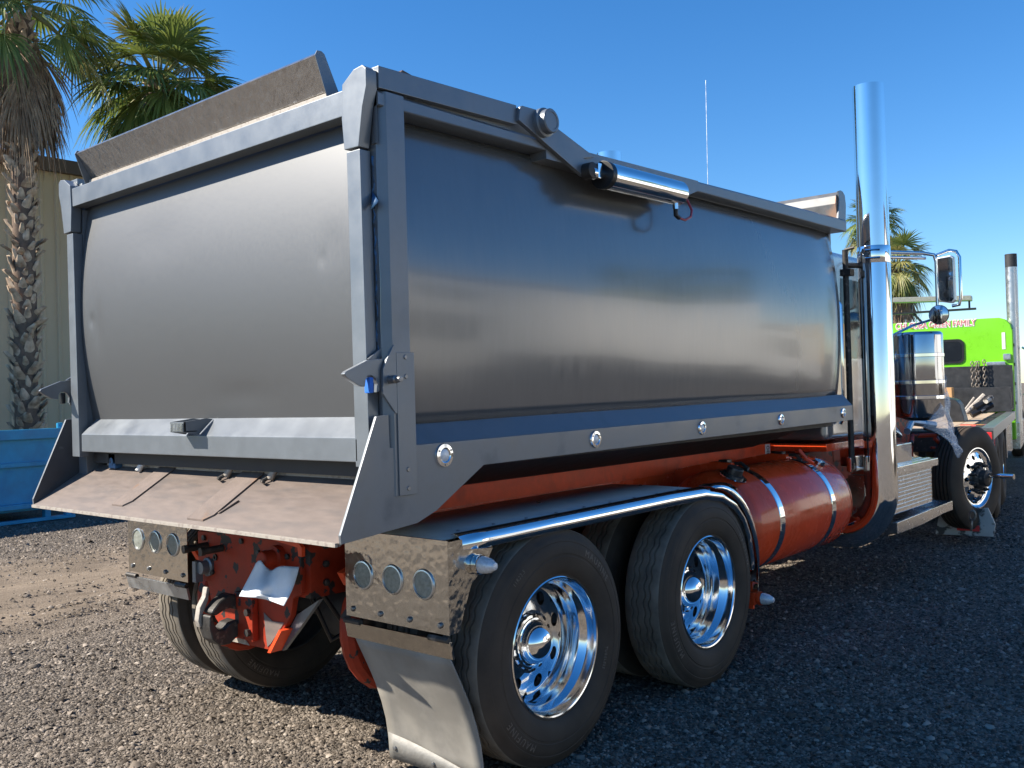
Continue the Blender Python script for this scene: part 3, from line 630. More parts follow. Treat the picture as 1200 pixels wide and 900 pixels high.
# ---- fenders
def fender(s):
    pr = [(-.64,1.040),(-.3,1.046),(.4,1.052),(1.0,1.056),(1.33,1.052),(1.52,1.022),(1.68,.955),(1.79,.86),(1.855,.74),(1.885,.60),(1.895,.43)]
    b = B(); rows = [[(s*x, y, z+dz) for x, dz in ((.60,0),(.9,.004),(1.165,0))] for y, z in pr]
    b.grid(rows); f = obj('fender', b, M['fender'], T, smooth=60, solid=.008)
    # rolled bright trim along the outer edge: half-round section
    path = [(y, z) for y, z in pr if y > -.6]; path[0] = (-.575, path[0][1])
    b = B(); rows = []
    n = len(path)
    dense = []
    for i in range(n-1):
        for k in range(6): t = k/6; dense.append((path[i][0]*(1-t)+path[i+1][0]*t, path[i][1]*(1-t)+path[i+1][1]*t))
    dense.append(path[-1])
    for i, (y, z) in enumerate(dense):
        a = dense[max(0, i-1)]; c = dense[min(len(dense)-1, i+1)]; ty, tz = c[0]-a[0], c[1]-a[1]; l = math.hypot(ty, tz); ny, nz = -tz/l, ty/l
        rows.append([(s*x, y+ny*h, z+nz*h) for x, h in ((1.160,.006),(1.178,.012),(1.198,.006),(1.214,-.008),(1.220,-.028),(1.2195,-.055),(1.206,-.058))])
    # only the part above the front curve is polished
    k = int(len(rows)*.93)
    b.grid(rows[:k]); obj('fender_trim', b, M['chrome'], f, smooth=180, solid=.003)
    outp, inp = [], []
    for k_ in range(19):
        a = R(84-96*k_/18); wd = .14*math.sin(math.pi*min(1, (k_+.4)/17))**.8
        yy, zz = 1.36+.535*math.cos(a), .50+.552*math.sin(a); inp.append((yy, zz)); outp.append((yy+wd*math.cos(a), zz+wd*math.sin(a)*.6))
    b = B(); rows = []
    for (i0, i1), (o0, o1) in zip(inp, outp):
        rows.append([(s*1.224, i0, i1), (s*1.222, i0*.6+o0*.4, i1*.6+o1*.4), (s*1.19, o0, o1), (s*1.12, o0*.9+i0*.1, o1*.9+i1*.1)])
    b.grid(rows); obj('fender_cap', b, M['chrome'], f, smooth=180, solid=.003)
    for i in range(9):
        y = -.5+.21*i; b = B(); b.lathe([(.009,0),(.006,.004),(0,.005)], 'z', n=8); o = obj('fender_rivet', b, M['bolt'], f); o.location = (s*1.13, y, 1.057+.002*(i > 3))
    for y in (.35, 1.25):
        b = B(); b.lathe([(.012,0),(.008,.006),(0,.008)], 'z', n=8); o = obj('fender_bolt', b, M['alu'], f); o.location = (s*.85, y, 1.064)
    # bullet lamps
    def bullet(p, d, k, base):
        b = B(); b.lathe([(.034*k,0),(.040*k,.012*k),(.038*k,.03*k)], 'x', n=20, m=0); b.lathe([(.034*k,.031*k),(.034*k,.04*k),(.028*k,.075*k),(.014*k,.10*k),(0,.106*k)], 'x', n=20, m=1)
        o = obj('bullet_lamp', b, [base, M['lens_clear']], f); o.location = p; o.rotation_euler = (0, 0, d)
        return o
    bullet((s*1.222, -.50, .935), 0 if s > 0 else math.pi, 1.0, M['chrome'])
    b = B(); b.box(s*1.13, s*1.19, 1.885, 1.905, .30, .46); b.prism([(1.86,.33),(1.91,.33),(1.93,.40),(1.86,.40)], 'x', s*1.05, s*1.21); obj('lamp_bracket', b, M['orange'], f, .003)
    bullet((s*1.212, 1.90, .365), 0 if s > 0 else math.pi, 1.0, M['orange'])
fender(1); fender(-1)

# ---- wheels
def wheel_disc(b, r1, r2, a_of_r, n=10, hole_r=.027, rc=.196, m=0, ang0=0.0):
    for k in range(n):
        c0 = 2*math.pi*k/n + ang0; half = math.pi/n; N = 20
        hole, outer, tub = [], [], []
        for j in range(N):
            a = 2*math.pi*j/N
            lx, ly = math.cos(a), math.sin(a)           # radial, tangential in sector frame
            def at(r, th): return Vector((a_of_r(r), r*math.cos(c0+th), r*math.sin(c0+th)))
            hr, ht = rc+hole_r*lx, hole_r*ly/rc
            hole.append(b.bm.verts.new(at(hr, ht))); tub.append(b.bm.verts.new(at(hr, ht)+Vector((-.025,0,0))))
            # march to sector border
            t = 0
            while True:
                t += .0025; r = rc+(hole_r+t)*lx; th = (hole_r+t)*ly/rc
                if r > r2 or r < r1 or abs(th) > half: break
            outer.append(b.bm.verts.new(at(min(r2, max(r1, r)), max(-half, min(half, th)))))
        for j in range(N):
            j2 = (j+1) % N
            b.face([hole[j], hole[j2], outer[j2], outer[j]], m); b.face([tub[j], tub[j2], hole[j2], hole[j]], m)
def tyre_obj(parent, letters):
    prof = [(.286,-.02),(.290,-.004),(.300,.004),(.306,.004),(.312,.011),(.340,.022),(.375,.0275),(.385,.0275),(.387,.0255),(.395,.0255),(.397,.0275),(.415,.0265),(.440,.021),(.446,.0175),(.449,.0185),(.468,.011),(.472,.006),(.487,.0),(.496,-.006)]
    tread = [(.4995,-.012)]; zig = {}
    g = [(-.054,), (-.084,), (-.126,), (-.156,)]; idx = len(prof)+1
    for (c,) in g:
        tread += [(.5025,c+.006),(.489,c+.0045),(.489,c-.0045),(.5025,c-.006)]
        for q_ in range(4): zig[idx+q_] = .0052
        idx += 4
    tread += [(.4995,-.198)]
    back = [(r, -.21-a) for r, a in prof[::-1]]
    full = prof+tread+back; mats = [0]*(len(prof)-1)+[1]*(len(tread)+1)+[0]*len(back)
    b = B(); b.lathe(full, 'x', n=144, zig=zig, mats=mats)
    o = obj('tyre', b, [M['tyre'], M['tread']], parent, smooth=32)
    if letters:
        for body, size, r0, a0, sp in (('MAUFINE', .042, .420, 48, 1.35), ('MAUFINE', .042, .420, 228, 1.35), ('11R22.5', .022, .428, 128, 1.2), ('TUBELESS', .020, .345, -20, 1.2)):
            v, f = text_geo(body, size, .0012, 0, sp); bt = B(); pts = []
            for p in v:
                th = R(a0) - p.x/r0; r = r0+p.y
                # sidewall height under the letter
                rr = [q_[0] for q_ in prof]; aa = [q_[1] for q_ in prof]; base = float(np.interp(r, rr, aa))
                pts.append((base+.0008+p.z, r*math.cos(th), r*math.sin(th)))
            bt.add_mesh(pts, f); obj('tyre_lettering', bt, M['tyre_letter'], o if False else parent, smooth=0)
    return o
M['tyre_letter'] = pm('raised_lettering', (.14,.11,.082), .6, 0, .3, 40)
def drive_wheel(letters):
    w_ = empty('wheel', (0,0,0), T)
    tyre_obj(w_, letters)
    b = B()
    b.lathe([(.288,-.02),(.2985,-.002),(.2985,.004),(.294,.007),(.288,.005),(.283,-.010),(.281,-.040),(.276,-.048),(.262,-.066),(.257,-.076),(.256,-.112),(.253,-.118),(.247,-.135),(.243,-.160),(.238,-.166)], 'x', n=96)
    aof = lambda r: -.166+.022*max(0, min(1, (.238-r)/.10))
    wheel_disc(b, .135, .238, aof, n=8, hole_r=.030, rc=.193, ang0=.3)
    b.lathe([(.135,aof(.135)),(.10,-.144)], 'x', n=60)
    obj('rim', b, M['alu'], w_, smooth=40)
    dome = [(.094*math.sin(t), -.128+.082*math.cos(t)) for t in np.linspace(math.pi/2, 0, 14)]
    b = B(); b.lathe([(.122,-.150),(.122,-.137),(.118,-.131),(.106,-.129),(.104,-.124),(.098,-.122)]+dome[:-1]+[(0,-.046)], 'x', n=60); obj('hub_cap', b, M['chrome'], w_, smooth=40)
    for k in range(16):
        a = 2*math.pi*k/16; b = B(); b.box(-.006, .006, -.009, .009, -.004, .004); o = obj('cap_slot', b, M['black'], w_); o.location = (-.1345, .1205*math.cos(a), .1205*math.sin(a)); o.rotation_euler = (a-math.pi/2, 0, 0)
    b = B(); b.lathe([(.05,-.20),(.21,-.20),(.21,-.28),(.05,-.30)], 'x', n=32); obj('brake_drum', b, M['dark'], w_)
    return w_
XW = 1.2128
w0 = drive_wheel(True); w0.location = (XW, 0, .504)
ch = kids(w0)
def put(loc, rz, roll):
    c = dup(w0, T, loc, 0); c.rotation_euler = (0, 0, rz) if not roll else (roll, 0, rz); return c
put((XW, 1.3256, .504), 0, R(157))
for y in (0, 1.3256):
    inner = [put((XW-.555, y, .504), math.pi, R(31+60*y)), put((-XW+.555, y, .504), 0, R(70*y+11))]
    for iw in inner:                                # inner duals: plain dark steel wheels
        for k in kids(iw):
            if k.name.startswith(('hub_cap', 'cap_slot')): bpy.data.objects.remove(k)
            elif k.name.startswith('rim'): k.material_slots[0].link = 'OBJECT'; k.material_slots[0].material = M['dark']
    put((-XW, y, .504), math.pi, R(15+80*y))

# steer wheel: flat polished disc, ribbed tyre, exposed hub with a shaft
def steer_wheel(s):
    ang = R(-11.5)
    w_ = empty('wheel', (s*1.165, 6.80, .645), T, ang if s > 0 else ang+math.pi)
    prof = [(.286,-.02),(.292,-.002),(.312,.010),(.345,.022),(.385,.0275),(.43,.022),(.465,.009),(.49,-.004)]
    tread = [(.503,-.015)]
    for c in (-.05,-.087,-.124,-.161): tread += [(.509,c+.006),(.492,c+.004),(.492,c-.004),(.509,c-.006)]
    tread += [(.503,-.195)]; full = prof+tread+[(r, -.21-a) for r, a in prof[::-1]]
    b = B(); b.lathe(full, 'x', n=72); obj('tyre', b, M['tyre'], w_, smooth=32)
    b = B(); b.lathe([(.288,-.02),(.2985,.0),(.2985,.006),(.29,.007),(.280,-.004),(.268,-.016),(.252,-.018)], 'x', n=72)
    aof = lambda r: -.018+.030*max(0, min(1, (.252-r)/.08)); wheel_disc(b, .135, .252, aof, hole_r=.024, rc=.212)
    b.lathe([(.135,.012),(.115,.010),(.112,-.03)], 'x', n=48); obj('rim', b, M['alu'], w_, smooth=40)
    b = B(); b.lathe([(.115,-.03),(.115,.03),(.10,.045),(.085,.05),(.08,.10),(.06,.112),(0,.112)], 'x', n=24); obj('hub', b, M['iron'], w_)
    for k in range(10):
        a = 2*math.pi*(k+.5)/10; b = B(); b.lathe([(.019,0),(.019,.03),(.011,.032),(.011,.055),(0,.056)], 'x', n=8); o = obj('lug_nut', b, M['iron'], w_); o.location = (.013, .142*math.cos(a), .142*math.sin(a))
    b = B(); b.tube([(.10,0,.03),(.34,0,.03)], .024, 12); b.tube([(.341,0,.03),(.347,0,.03)], .026, 12); obj('hub_shaft', b, M['alu'], w_)
steer_wheel(1); steer_wheel(-1)
b = B(); b.box(-1.0, 1.0, 6.72, 6.88, .52, .64); obj('steer_axle', b, M['iron'], T, .01)

# ---- fuel tanks with straps
for s in (-1, 1):
    cx, cz, Rr = s*.905, .765, .325
    b = B(); b.lathe([(0,1.90),(.20,1.905),(.29,1.925),(Rr,1.96),(Rr,3.33),(.318,3.37),(.30,3.402),(.26,3.43),(.18,3.452),(0,3.462)], 'y', (cx,0,cz), 64); tk = obj('fuel_tank', b, M['orange_gloss'], T, smooth=50)
    b = B(); b.lathe([(Rr+.001,3.345),(Rr+.003,3.352),(Rr-.004,3.372)], 'y', (cx,0,cz), 64); obj('tank_seam', b, M['orange_gloss'], tk, smooth=60)
    for y in (2.23, 3.03):
        b = B(); b.lathe([(Rr+.001,y-.032),(Rr+.006,y-.028),(Rr+.006,y+.028),(Rr+.001,y+.032)], 'y', (cx,0,cz), 64); obj('tank_strap', b, M['chrome'], tk, smooth=40)
        b = B(); b.tube([(cx-s*.06,y,cz+Rr+.02),(cx+s*.06,y,cz+Rr+.03),(cx+s*.11,y,cz+Rr-.005)], .012, 8); b.box(cx-s*.08, cx-s*.02, y-.03, y+.03, cz+Rr+.005, cz+Rr+.05); obj('strap_bolt', b, M['iron'], tk)
        b = B(); b.prism([(s*.45,1.05),(s*.45,.92),(s*.60,.98),(cx-s*.06,1.06),(cx+s*.02,1.098),(cx+s*.02,1.125),(cx-s*.1,1.13),(s*.6,1.09)], 'y', y-.05, y+.05); obj('tank_bracket', b, M['orange_gloss'], tk, .008)
    b = B(); b.lathe([(.065,0),(.065,.012),(.05,.016),(.05,.05),(.045,.056),(0,.056)], 'z', n=24); o = obj('filler_cap', b, M['iron'], tk); o.location = (cx+s*.13, 1.985, cz+.298); o.rotation_euler = (0, s*R(22), 0)
    b = B(); b.lathe([(.085,0),(.085,.006),(.0,.008)], 'z', n=24); o = obj('filler_plate', b, M['alu'], tk); o.location = (cx+s*.13, 1.985, cz+.292); o.rotation_euler = (0, s*R(22), 0)
    b = B(); b.tube([(cx+s*.05,3.08,cz+Rr+.05),(cx+s*.10,3.02,cz+Rr+.06),(cx+s*.14,3.04,cz+Rr+.0),(cx+s*.15,3.12,cz+Rr-.03)], .012, 8); obj('tie_strap', b, M['orange'], tk)
    b = B(); b.lathe([(.04,0),(.04,.02),(0,.022)], 'z', n=16); o = obj('sender_cap', b, M['alu'], tk); o.location = (cx+s*.16, 3.2, cz+.285); o.rotation_euler = (0, s*R(28), 0)

# ---- exhaust stacks
for s in (-1, 1):
    sx, sy = s*1.195, 4.04; top = 3.86 if s > 0 else 3.80
    b = B(); b.lathe([(.109,top-.06),(.111,top),(.117,top),(.117,2.60)], 'z', (sx,sy,0), 48); st_ = obj('exhaust_stack', b, M['chrome'], T, smooth=40)
    b = B(); b.lathe([(.117,2.598),(.118,2.59),(.118,.93)], 'z', (sx,sy,0), 48); obj('stack_lower', b, M['chrome'], st_, smooth=40)
    b = B(); b.lathe([(.120,.92),(.120,.99)], 'z', (sx,sy,0), 48); obj('stack_band', b, M['chrome'], st_, smooth=40)
    pth = [(sx,sy,.93),(sx,sy,.80)]+[(sx-s*.26+s*.26*math.cos(a), sy-.05*(1-math.cos(a)), .80-.34*math.sin(a)) for a in np.linspace(R(10), R(90), 12)]+[(s*.5, sy-.05, .46)]
    b = B(); b.tube(pth, .121, 36); obj('stack_elbow', b, M['chrome'], st_, smooth=60)
    b = B()
    for z in (2.54, 2.60): b.tube([(sx-s*.02,sy-.128,z),(sx+s*.08,sy-.096,z)], .009, 8)
    b.lathe([(.118,2.505),(.120,2.51),(.120,2.63),(.118,2.635)], 'z', (sx,sy,0), 48); obj('stack_clamp', b, M['chrome'], st_, smooth=40)
    # mounting post between cab and stack
    b = B(); b.tube([(s*1.03,3.90,1.0),(s*1.03,3.90,2.62)], .022, 12); b.tube([(s*1.03,3.90,2.5),(s*1.10,3.98,2.5)], .02, 10); b.box(s*1.0, s*1.08, 3.86, 3.94, 2.42, 2.47); b.tube([(s*1.03,3.90,2.62),(s*1.10,3.90,2.63)], .012, 8); obj('stack_post', b, M['iron'], st_)

# ---- cab, engine, air cleaner, steps, mirrors
CB = empty('cab', (0,0,0), T)
b = B(); b.prism([(3.62,1.18),(4.90,1.18),(4.98,1.75),(4.74,2.56),(4.64,2.62),(3.74,2.62),(3.62,2.52)], 'x', -.95, .95); obj('cab_shell', b, M['cab'], CB, .05, 4)
b = B(); b.box(-.954, .954, 3.616, 4.92, 1.10, 1.16); obj('cab_stripe', b, M['orange_gloss'], CB, .01)
for s in (-1, 1):
    b = B(); b.prism([(3.95,1.80),(4.80,1.80),(4.64,2.42),(4.0,2.42)], 'x', s*.9505, s*.953); obj('door_window', b, M['glass'], CB)
    b = B(); b.tube([(s*.97,3.85,1.3),(s*1.0,3.85,1.35),(s*1.0,3.85,2.2),(s*.97,3.85,2.25)], .014, 8); obj('grab_bar', b, M['chrome'], CB)
b = B(); b.prism([(-.82,1.82),(.82,1.82),(.76,2.45),(-.76,2.45)], 'y', 3.613, 3.618); obj('rear_window', b, M['glass'], CB)
b = B(); b.box(-.45, .45, 5.0, 7.1, .9, 1.55); obj('engine', b, M['orange_chip'], T, .03)
b = B(); b.prism([(4.99,1.56),(7.3,1.45),(7.34,1.55),(7.30,1.66),(4.99,1.84)], 'x', -.48, .48); obj('hood', b, M['cab'], T, .05, 3)
for s in (-1, 1):
    for k in range(7):
        a = random.random()*6; p0 = Vector((s*random.uniform(.5,.95), random.uniform(5.65,6.4), random.uniform(.95,1.28)))
        b = B(); b.tube([p0, p0+Vector((.1*math.sin(a), .25, .08*math.cos(a))), p0+Vector((.12*math.cos(a), .45, -.1*math.sin(a)))], random.uniform(.012,.035), 8)
        obj('engine_hose', b, M[random.choice(['iron','orange_chip','dark','alu_dull'])], T)
    ac = (s*1.10, 5.30)
    b = B(); b.lathe([(0,2.035),(.19,2.03),(.203,2.018),(.207,2.0),(.207,1.34),(.19,1.30),(.10,1.27),(0,1.27)], 'z', (*ac,0), 48); c_ = obj('air_cleaner', b, M['dark_chrome'], T, smooth=40)
    for z in (1.83, 1.60, 1.47):
        b = B(); b.lathe([(.208,z-.016),(.212,z-.013),(.212,z+.013),(.208,z+.016)], 'z', (*ac,0), 48); obj('cleaner_band', b, M['chrome'], c_, smooth=40)
# plastic film wrapped round the air cleaner and hanging off it
rows = []
for j in range(26):
    t = j/25; z = 1.58-.62*t; r = []
    a0, a1 = -70+95*t**.7, 52-6*t
    for i in range(14):
        q_ = i/13; a = R(a0+(a1-a0)*q_); rr = .217+.09*t*t+.014*math.sin(9*q_+7*t)+.012*math.sin(23*q_-9*t)
        r.append((1.10+rr*math.cos(a), 5.30+rr*math.sin(a)+.05*t, z-.36*(1-q_)*(1-t)+.12*q_*(1-t)+.03*math.sin(8*q_)*t))
    rows.append(r)
b = B(); b.grid(rows); o = obj('plastic_sheet', b, M['film'], None, smooth=60, recalc=False, solid=.002)
tag(o, 'torn clear plastic film hanging from the chrome air cleaner', 'plastic sheet')
# steps
for s in (-1, 1):
    b = B(); b.box(s*.86, s*1.20, 4.30, 5.45, .872, .938); u1 = obj('upper_step', b, M['tread_alu'], T, .01)
    b = B(); b.box(s*.84, s*1.165, 4.30, 5.36, .56, .870); rb = obj('step_box', b, M['tread_alu'], T, .006)
    for k in range(9): 
        b = B(); b.box(s*1.1655, s*1.172, 4.32, 5.34, .585+.031*k, .598+.031*k); obj('box_rib', b, M['tread_alu'], rb)
    for k in range(4):
        b = B(); b.box(s*(.90+.07*k), s*(.93+.07*k), 4.32, 5.42, .9385, .944); obj('step_tread', b, M['tread_alu'], u1)
    b = B(); b.prism([(4.28,.515),(5.74,.535),(5.74,.452),(5.5,.452),(4.9,.425),(4.28,.425)], 'x', s*.95, s*1.225); l1 = obj('lower_step', b, M['tread_alu'], T, .006)
    b = B(); b.box(s*.80, s*1.14, 4.25, 4.95, .94, 1.10); obj('box_top', b, M['alu'], T, .01)
    b = B(); b.box(s*1.0, s*1.04, 3.86, 4.2, .93, 1.05); obj('cab_grab', b, M['alu'], T, .012)
    # mirror on tubular bracket
    b = B(); b.tube([(s*.93,4.72,2.70),(s*1.20,5.2,2.70),(s*1.28,5.24,2.68),(s*1.295,5.25,2.62),(s*1.295,5.25,2.2)], .016, 10); b.tube([(s*.94,4.72,2.655),(s*1.22,5.2,2.655)], .013, 10); mb = obj('mirror_arm', b, M['chrome'], T, smooth=60)
    b = B(); b.tube([(s*1.295,5.25,2.675),(s*1.40,5.25,2.705),(s*1.455,5.25,2.69),(s*1.48,5.25,2.64),(s*1.48,5.25,2.30),(s*1.465,5.25,2.24),(s*1.41,5.25,2.235)], .014, 10); obj('mirror_loop', b, M['chrome'], mb, smooth=60)
    b = B(); b.prism([(s*1.308,2.65),(s*1.42,2.66),(s*1.445,2.64),(s*1.445,2.28),(s*1.42,2.255),(s*1.325,2.275),(s*1.310,2.30)], 'y', 5.215, 5.27); mh = obj('mirror_head', b, M['alu_dull'], mb, .012)
    b = B(); b.prism([(s*1.316,2.638),(s*1.415,2.646),(s*1.433,2.63),(s*1.433,2.29),(s*1.413,2.268),(s*1.33,2.285),(s*1.318,2.305)], 'y', 5.2125, 5.2145); obj('mirror_glass', b, M['mirror'], mh if False else mb)
    b = B(); b.lathe([(.079,0),(.083,-.006),(.080,-.016)], 'y', (s*1.318,5.20,2.165), 32, 0); b.lathe([(.078,-.014),(.05,-.022),(0,-.026)], 'y', (s*1.318,5.20,2.165), 32, 1); b.lathe([(.079,0),(.05,.03),(0,.035)], 'y', (s*1.318,5.20,2.165), 24, 0); obj('spot_mirror', b, [M['black'], M['mirror']], mb, smooth=50)
    b = B(); b.tube([(s*.90,4.93,1.95),(s*1.10,5.2,2.09),(s*1.25,5.23,2.13),(s*1.315,5.22,2.165)], .011, 8); obj('spot_arm', b, M['chrome'], mb)
# CB whip
p0, p1 = pt(829.5, 214, y=5.0), pt(827, 94, y=5.0)
b = B(); b.tube([(p0.x,5.0,2.55),(p0.x,5.0,p0.z),tuple(p1)], [.012,.004,.003], 6); obj('whip_antenna', b, M['alu_dull'], T)

# ------------------------------------------------------------------ green tow truck
GH = R(10.5)
G = empty('tow_truck', (-.17, 8.55, 0), None, GH)
tag(G, 'bright green flatbed tow truck parked ahead of the grey truck', 'tow truck')
GEX = Vector((math.cos(GH), math.sin(GH), 0)); GEY = Vector((-math.sin(GH), math.cos(GH), 0)); GO = Vector((-.17, 8.55, 0))
def gl(u, v, yl):
    d = ray(u, v); t = (GO+GEY*yl-CAM).dot(GEY)/d.dot(GEY); p = CAM+d*t-GO; return (p.dot(GEX), p.z)
CY = 5.3
cw = 1.10
b = B()
b.prism([(-cw,.62),(cw,.62),(cw,2.42),(cw-.03,2.53),(cw-.10,2.615),(cw-.2,2.65),(-cw+.2,2.65),(-cw+.10,2.615),(-cw+.03,2.53),(-cw,2.42)], 'y', CY, CY+2.6); gc = obj('green_cab', b, M['green'], G, .03, 3)
b = B(); b.box(-cw-.002, cw+.002, CY+.02, CY+.03, 2.455, 2.468); obj('roof_seam', b, M['black'], gc)
c0 = gl(1131, 397, CY); c1 = gl(1085, 428, CY)
def rrect(x0, x1, z0, z1, r=.08, n=5):
    P = []
    for cx_, cz_, a0 in ((x1-r,z1-r,0),(x0+r,z1-r,90),(x0+r,z0+r,180),(x1-r,z0+r,270)):
        for k in range(n+1): a = R(a0+90*k/n); P.append((cx_+r*math.cos(a), cz_+r*math.sin(a)))
    return P
b = B(); b.prism(rrect(-.40, c0[0]-.02, c1[1]+.01, c0[1], .09), 'y', CY-.02, CY-.002); wf = obj('rear_window', b, M['black'], gc)
b = B(); b.prism(rrect(-.36, c0[0]-.06, c1[1]+.05, c0[1]-.04, .07), 'y', CY-.024, CY-.0205); obj('window_pane', b, M['glass'], gc)
v_, f_ = text_geo('CHI GUBA GREEN FAMILY', .150, .002, -.003, 1.0)
xl, xr = gl(1050, 380, CY)[0], gl(1143, 378, CY)[0]; zc = gl(1110, 380, CY)[1]; mn, mxx = min(p.x for p in v_), max(p.x for p in v_)
k = (xr-xl)/(mxx-mn)
v2_, f2_ = text_geo('CHI GUBA GREEN FAMILY', .150, .001, .012, 1.0)
b = B(); b.add_mesh([((xl+xr)/2+p.x*k, CY-.004-p.z, zc+p.y) for p in v2_], f2_); obj('letter_outline', b, M['white'], gc, smooth=0, recalc=True)
b = B(); b.add_mesh([((xl+xr)/2+p.x*k, CY-.009-p.z, zc+p.y) for p in v_], f_); tag(obj('cab_lettering', b, M['red'], gc, smooth=0), kind='stuff')
lx, lz = gl(1176, 398, CY); b = B(); b.box(lx-.025, lx+.025, CY-.006, CY-.002, lz-.16, lz+.12); obj('white_label', b, M['white'], gc)
lx, lz = gl(1180, 418, CY); b = B(); b.box(lx-.055, lx+.055, CY-.05, CY-.002, lz-.05, lz+.05); obj('work_lamp', b, M['alu_dull'], gc, .01)
lx, lz = gl(1167, 426, CY); b = B(); b.box(lx-.14, lx+.14, CY-.05, CY-.002, lz-.03, lz+.03); obj('lamp_bar', b, M['alu_dull'], gc, .01)
# headboard
z1 = gl(1120, 430, CY)[1]
b = B(); b.box(-1.15, 1.08, CY-.14, CY-.06, 1.12, z1); hb = obj('headboard', b, M['plate'], G, .01)
b = B(); b.box(.05, 1.06, CY-.50, CY-.44, 1.10, gl(1150,454,CY-.5)[1]); obj('deck_stop_plate', b, M['plate'], G, .008)
# deck
b = B(); b.box(-1.06, .86, -1.0, CY-.15, .98, 1.06); dk = obj('deck', b, M['dark'], G, .006)
for i in range(12):
    x = -1.03+.155*i; b = B(); b.box(x, x+.145, -.98, CY-.5, 1.0605, 1.085); obj('deck_plank', b, M['wood'], dk, .003)
b = B(); b.box(.98, 1.10, -1.05, CY-.15, .97, 1.10); rl = obj('side_rail', b, M['bolt'], G, .006)
for i in range(16):
    b = B(); y = -.9+.37*i; b.box(.87, .975, y, y+.16, 1.02, 1.088); obj('stake_pocket', b, M['iron'], rl)
b = B(); b.box(-1.1, 1.1, -1.12, -1.055, .84, 1.07); obj('tail_beam', b, M['iron'], G, .01)
# frame, wheels
for s in (-1, 1):
    b = B(); b.box(s*.36, s*.44, -1.1, 8.5, .7, .96); obj('tow_chassis_rail', b, M['black'], G, .005)
def tow_wheel(x, y, rz):
    w_ = empty('wheel', (x, y, .51), G, rz)
    prof = [(.286,-.02),(.312,.010),(.345,.022),(.385,.0275),(.43,.022),(.465,.009),(.49,-.004),(.505,-.02),(.509,-.105),(.505,-.19),(.49,-.206),(.43,-.232),(.385,-.2375),(.312,-.22),(.286,-.19)]
    b = B(); b.lathe(prof, 'x', n=48); obj('tyre', b, M['tyre'], w_)
    b = B(); b.lathe([(.288,-.02),(.298,.003),(.288,.005),(.281,-.03),(.25,-.12),(.24,-.16),(.11,-.145),(.11,-.08),(0,-.06)], 'x', n=40); obj('rim', b, M['alu'], w_)
    return w_
for y in (0, 1.35):
    tow_wheel(1.06, y, 0); tow_wheel(.5, y, math.pi); tow_wheel(-1.06, y, math.pi); tow_wheel(-.5, y, 0)
tow_wheel(1.06, 10.2, 0); tow_wheel(-1.06, 10.2, math.pi)
b = B(); b.prism([(CY+2.6,.9),(CY+5.6,.9),(CY+5.6,1.6),(CY+5.4,1.75),(CY+3.2,1.9),(CY+2.6,1.95)], 'x', -.65, .65); obj('green_hood', b, M['green'], G, .06, 3)
# fender strip, reflectors, lower side tool box
pth = [(1.04, -.62+.0*a, .0) for a in ()]
b = B(); rows = []
for a in np.linspace(R(75), R(165), 10): rows.append([(x, .0+.60*math.cos(a), .51+.58*math.sin(a)) for x in (.70, 1.08)])
b.grid(rows); obj('wheel_guard', b, M['orange_gloss'], G, solid=.01)
b = B(); b.box(.72, 1.08, 2.4, 4.2, .52, .95); obj('tool_box', b, M['alu'], G, .01)
b = B(); b.box(.95, 1.15, CY+.2, CY+2.2, .45, .9); obj('cab_step', b, M['tread_alu'], G, .01)
for k in range(4):
    b = B(); b.box(1.101, 1.112, CY+.05, CY+.4, 1.2+.32*k, 1.25+.32*k); obj('ladder_rung', b, M['black'], G)
# stack
sxl, _ = gl(1185.5, 330, CY+.35)
zt = gl(1185, 298, CY+.35)[1]
b = B(); b.lathe([(.086,zt-.25),(.086,zt),(.092,zt),(.092,zt-.22),(.092,.7)], 'z', (sxl+.0, CY-.02+.35, 0), 32, mats=[1,1,1,0]); gs = obj('exhaust_stack', b, [M['alu_dull'], M['dark']], G, smooth=40)
b = B(); b.tube([(sxl+.12,CY+.3,1.35),(sxl+.18,CY+.3,1.4),(sxl+.18,CY+.3,2.1),(sxl+.12,CY+.3,2.15)], .018, 8); obj('stack_grab', b, M['chrome'], gs)
# light bar on two bars above the roof
la, lb_ = gl(1047, 352, CY+.4), gl(1139, 349.5, CY+.4)
b = B(); b.prism([(la[0],la[1]-.045),(lb_[0],lb_[1]-.045),(lb_[0],lb_[1]+.045),(la[0],la[1]+.045)], 'y', CY+.3, CY+.55); lbo = obj('light_bar', b, M['lens'], G, .02)
b = B(); b.box(la[0]-.05, lb_[0]+.06, CY+.38, CY+.46, lb_[1]-.20, lb_[1]-.165)
for x in (la[0]+.28, lb_[0]-.06):
    b.box(x, x+.03, CY+.4, CY+.44, lb_[1]-.166, lb_[1]-.046)
for x, d in ((la[0]+.32, .16), (lb_[0]-.6, -.1)):
    b.tube([(x, CY+.42, lb_[1]-.2), (x+d, CY+.42, 2.64)], .02, 6)
obj('light_bar_mount', b, M['black'], lbo)
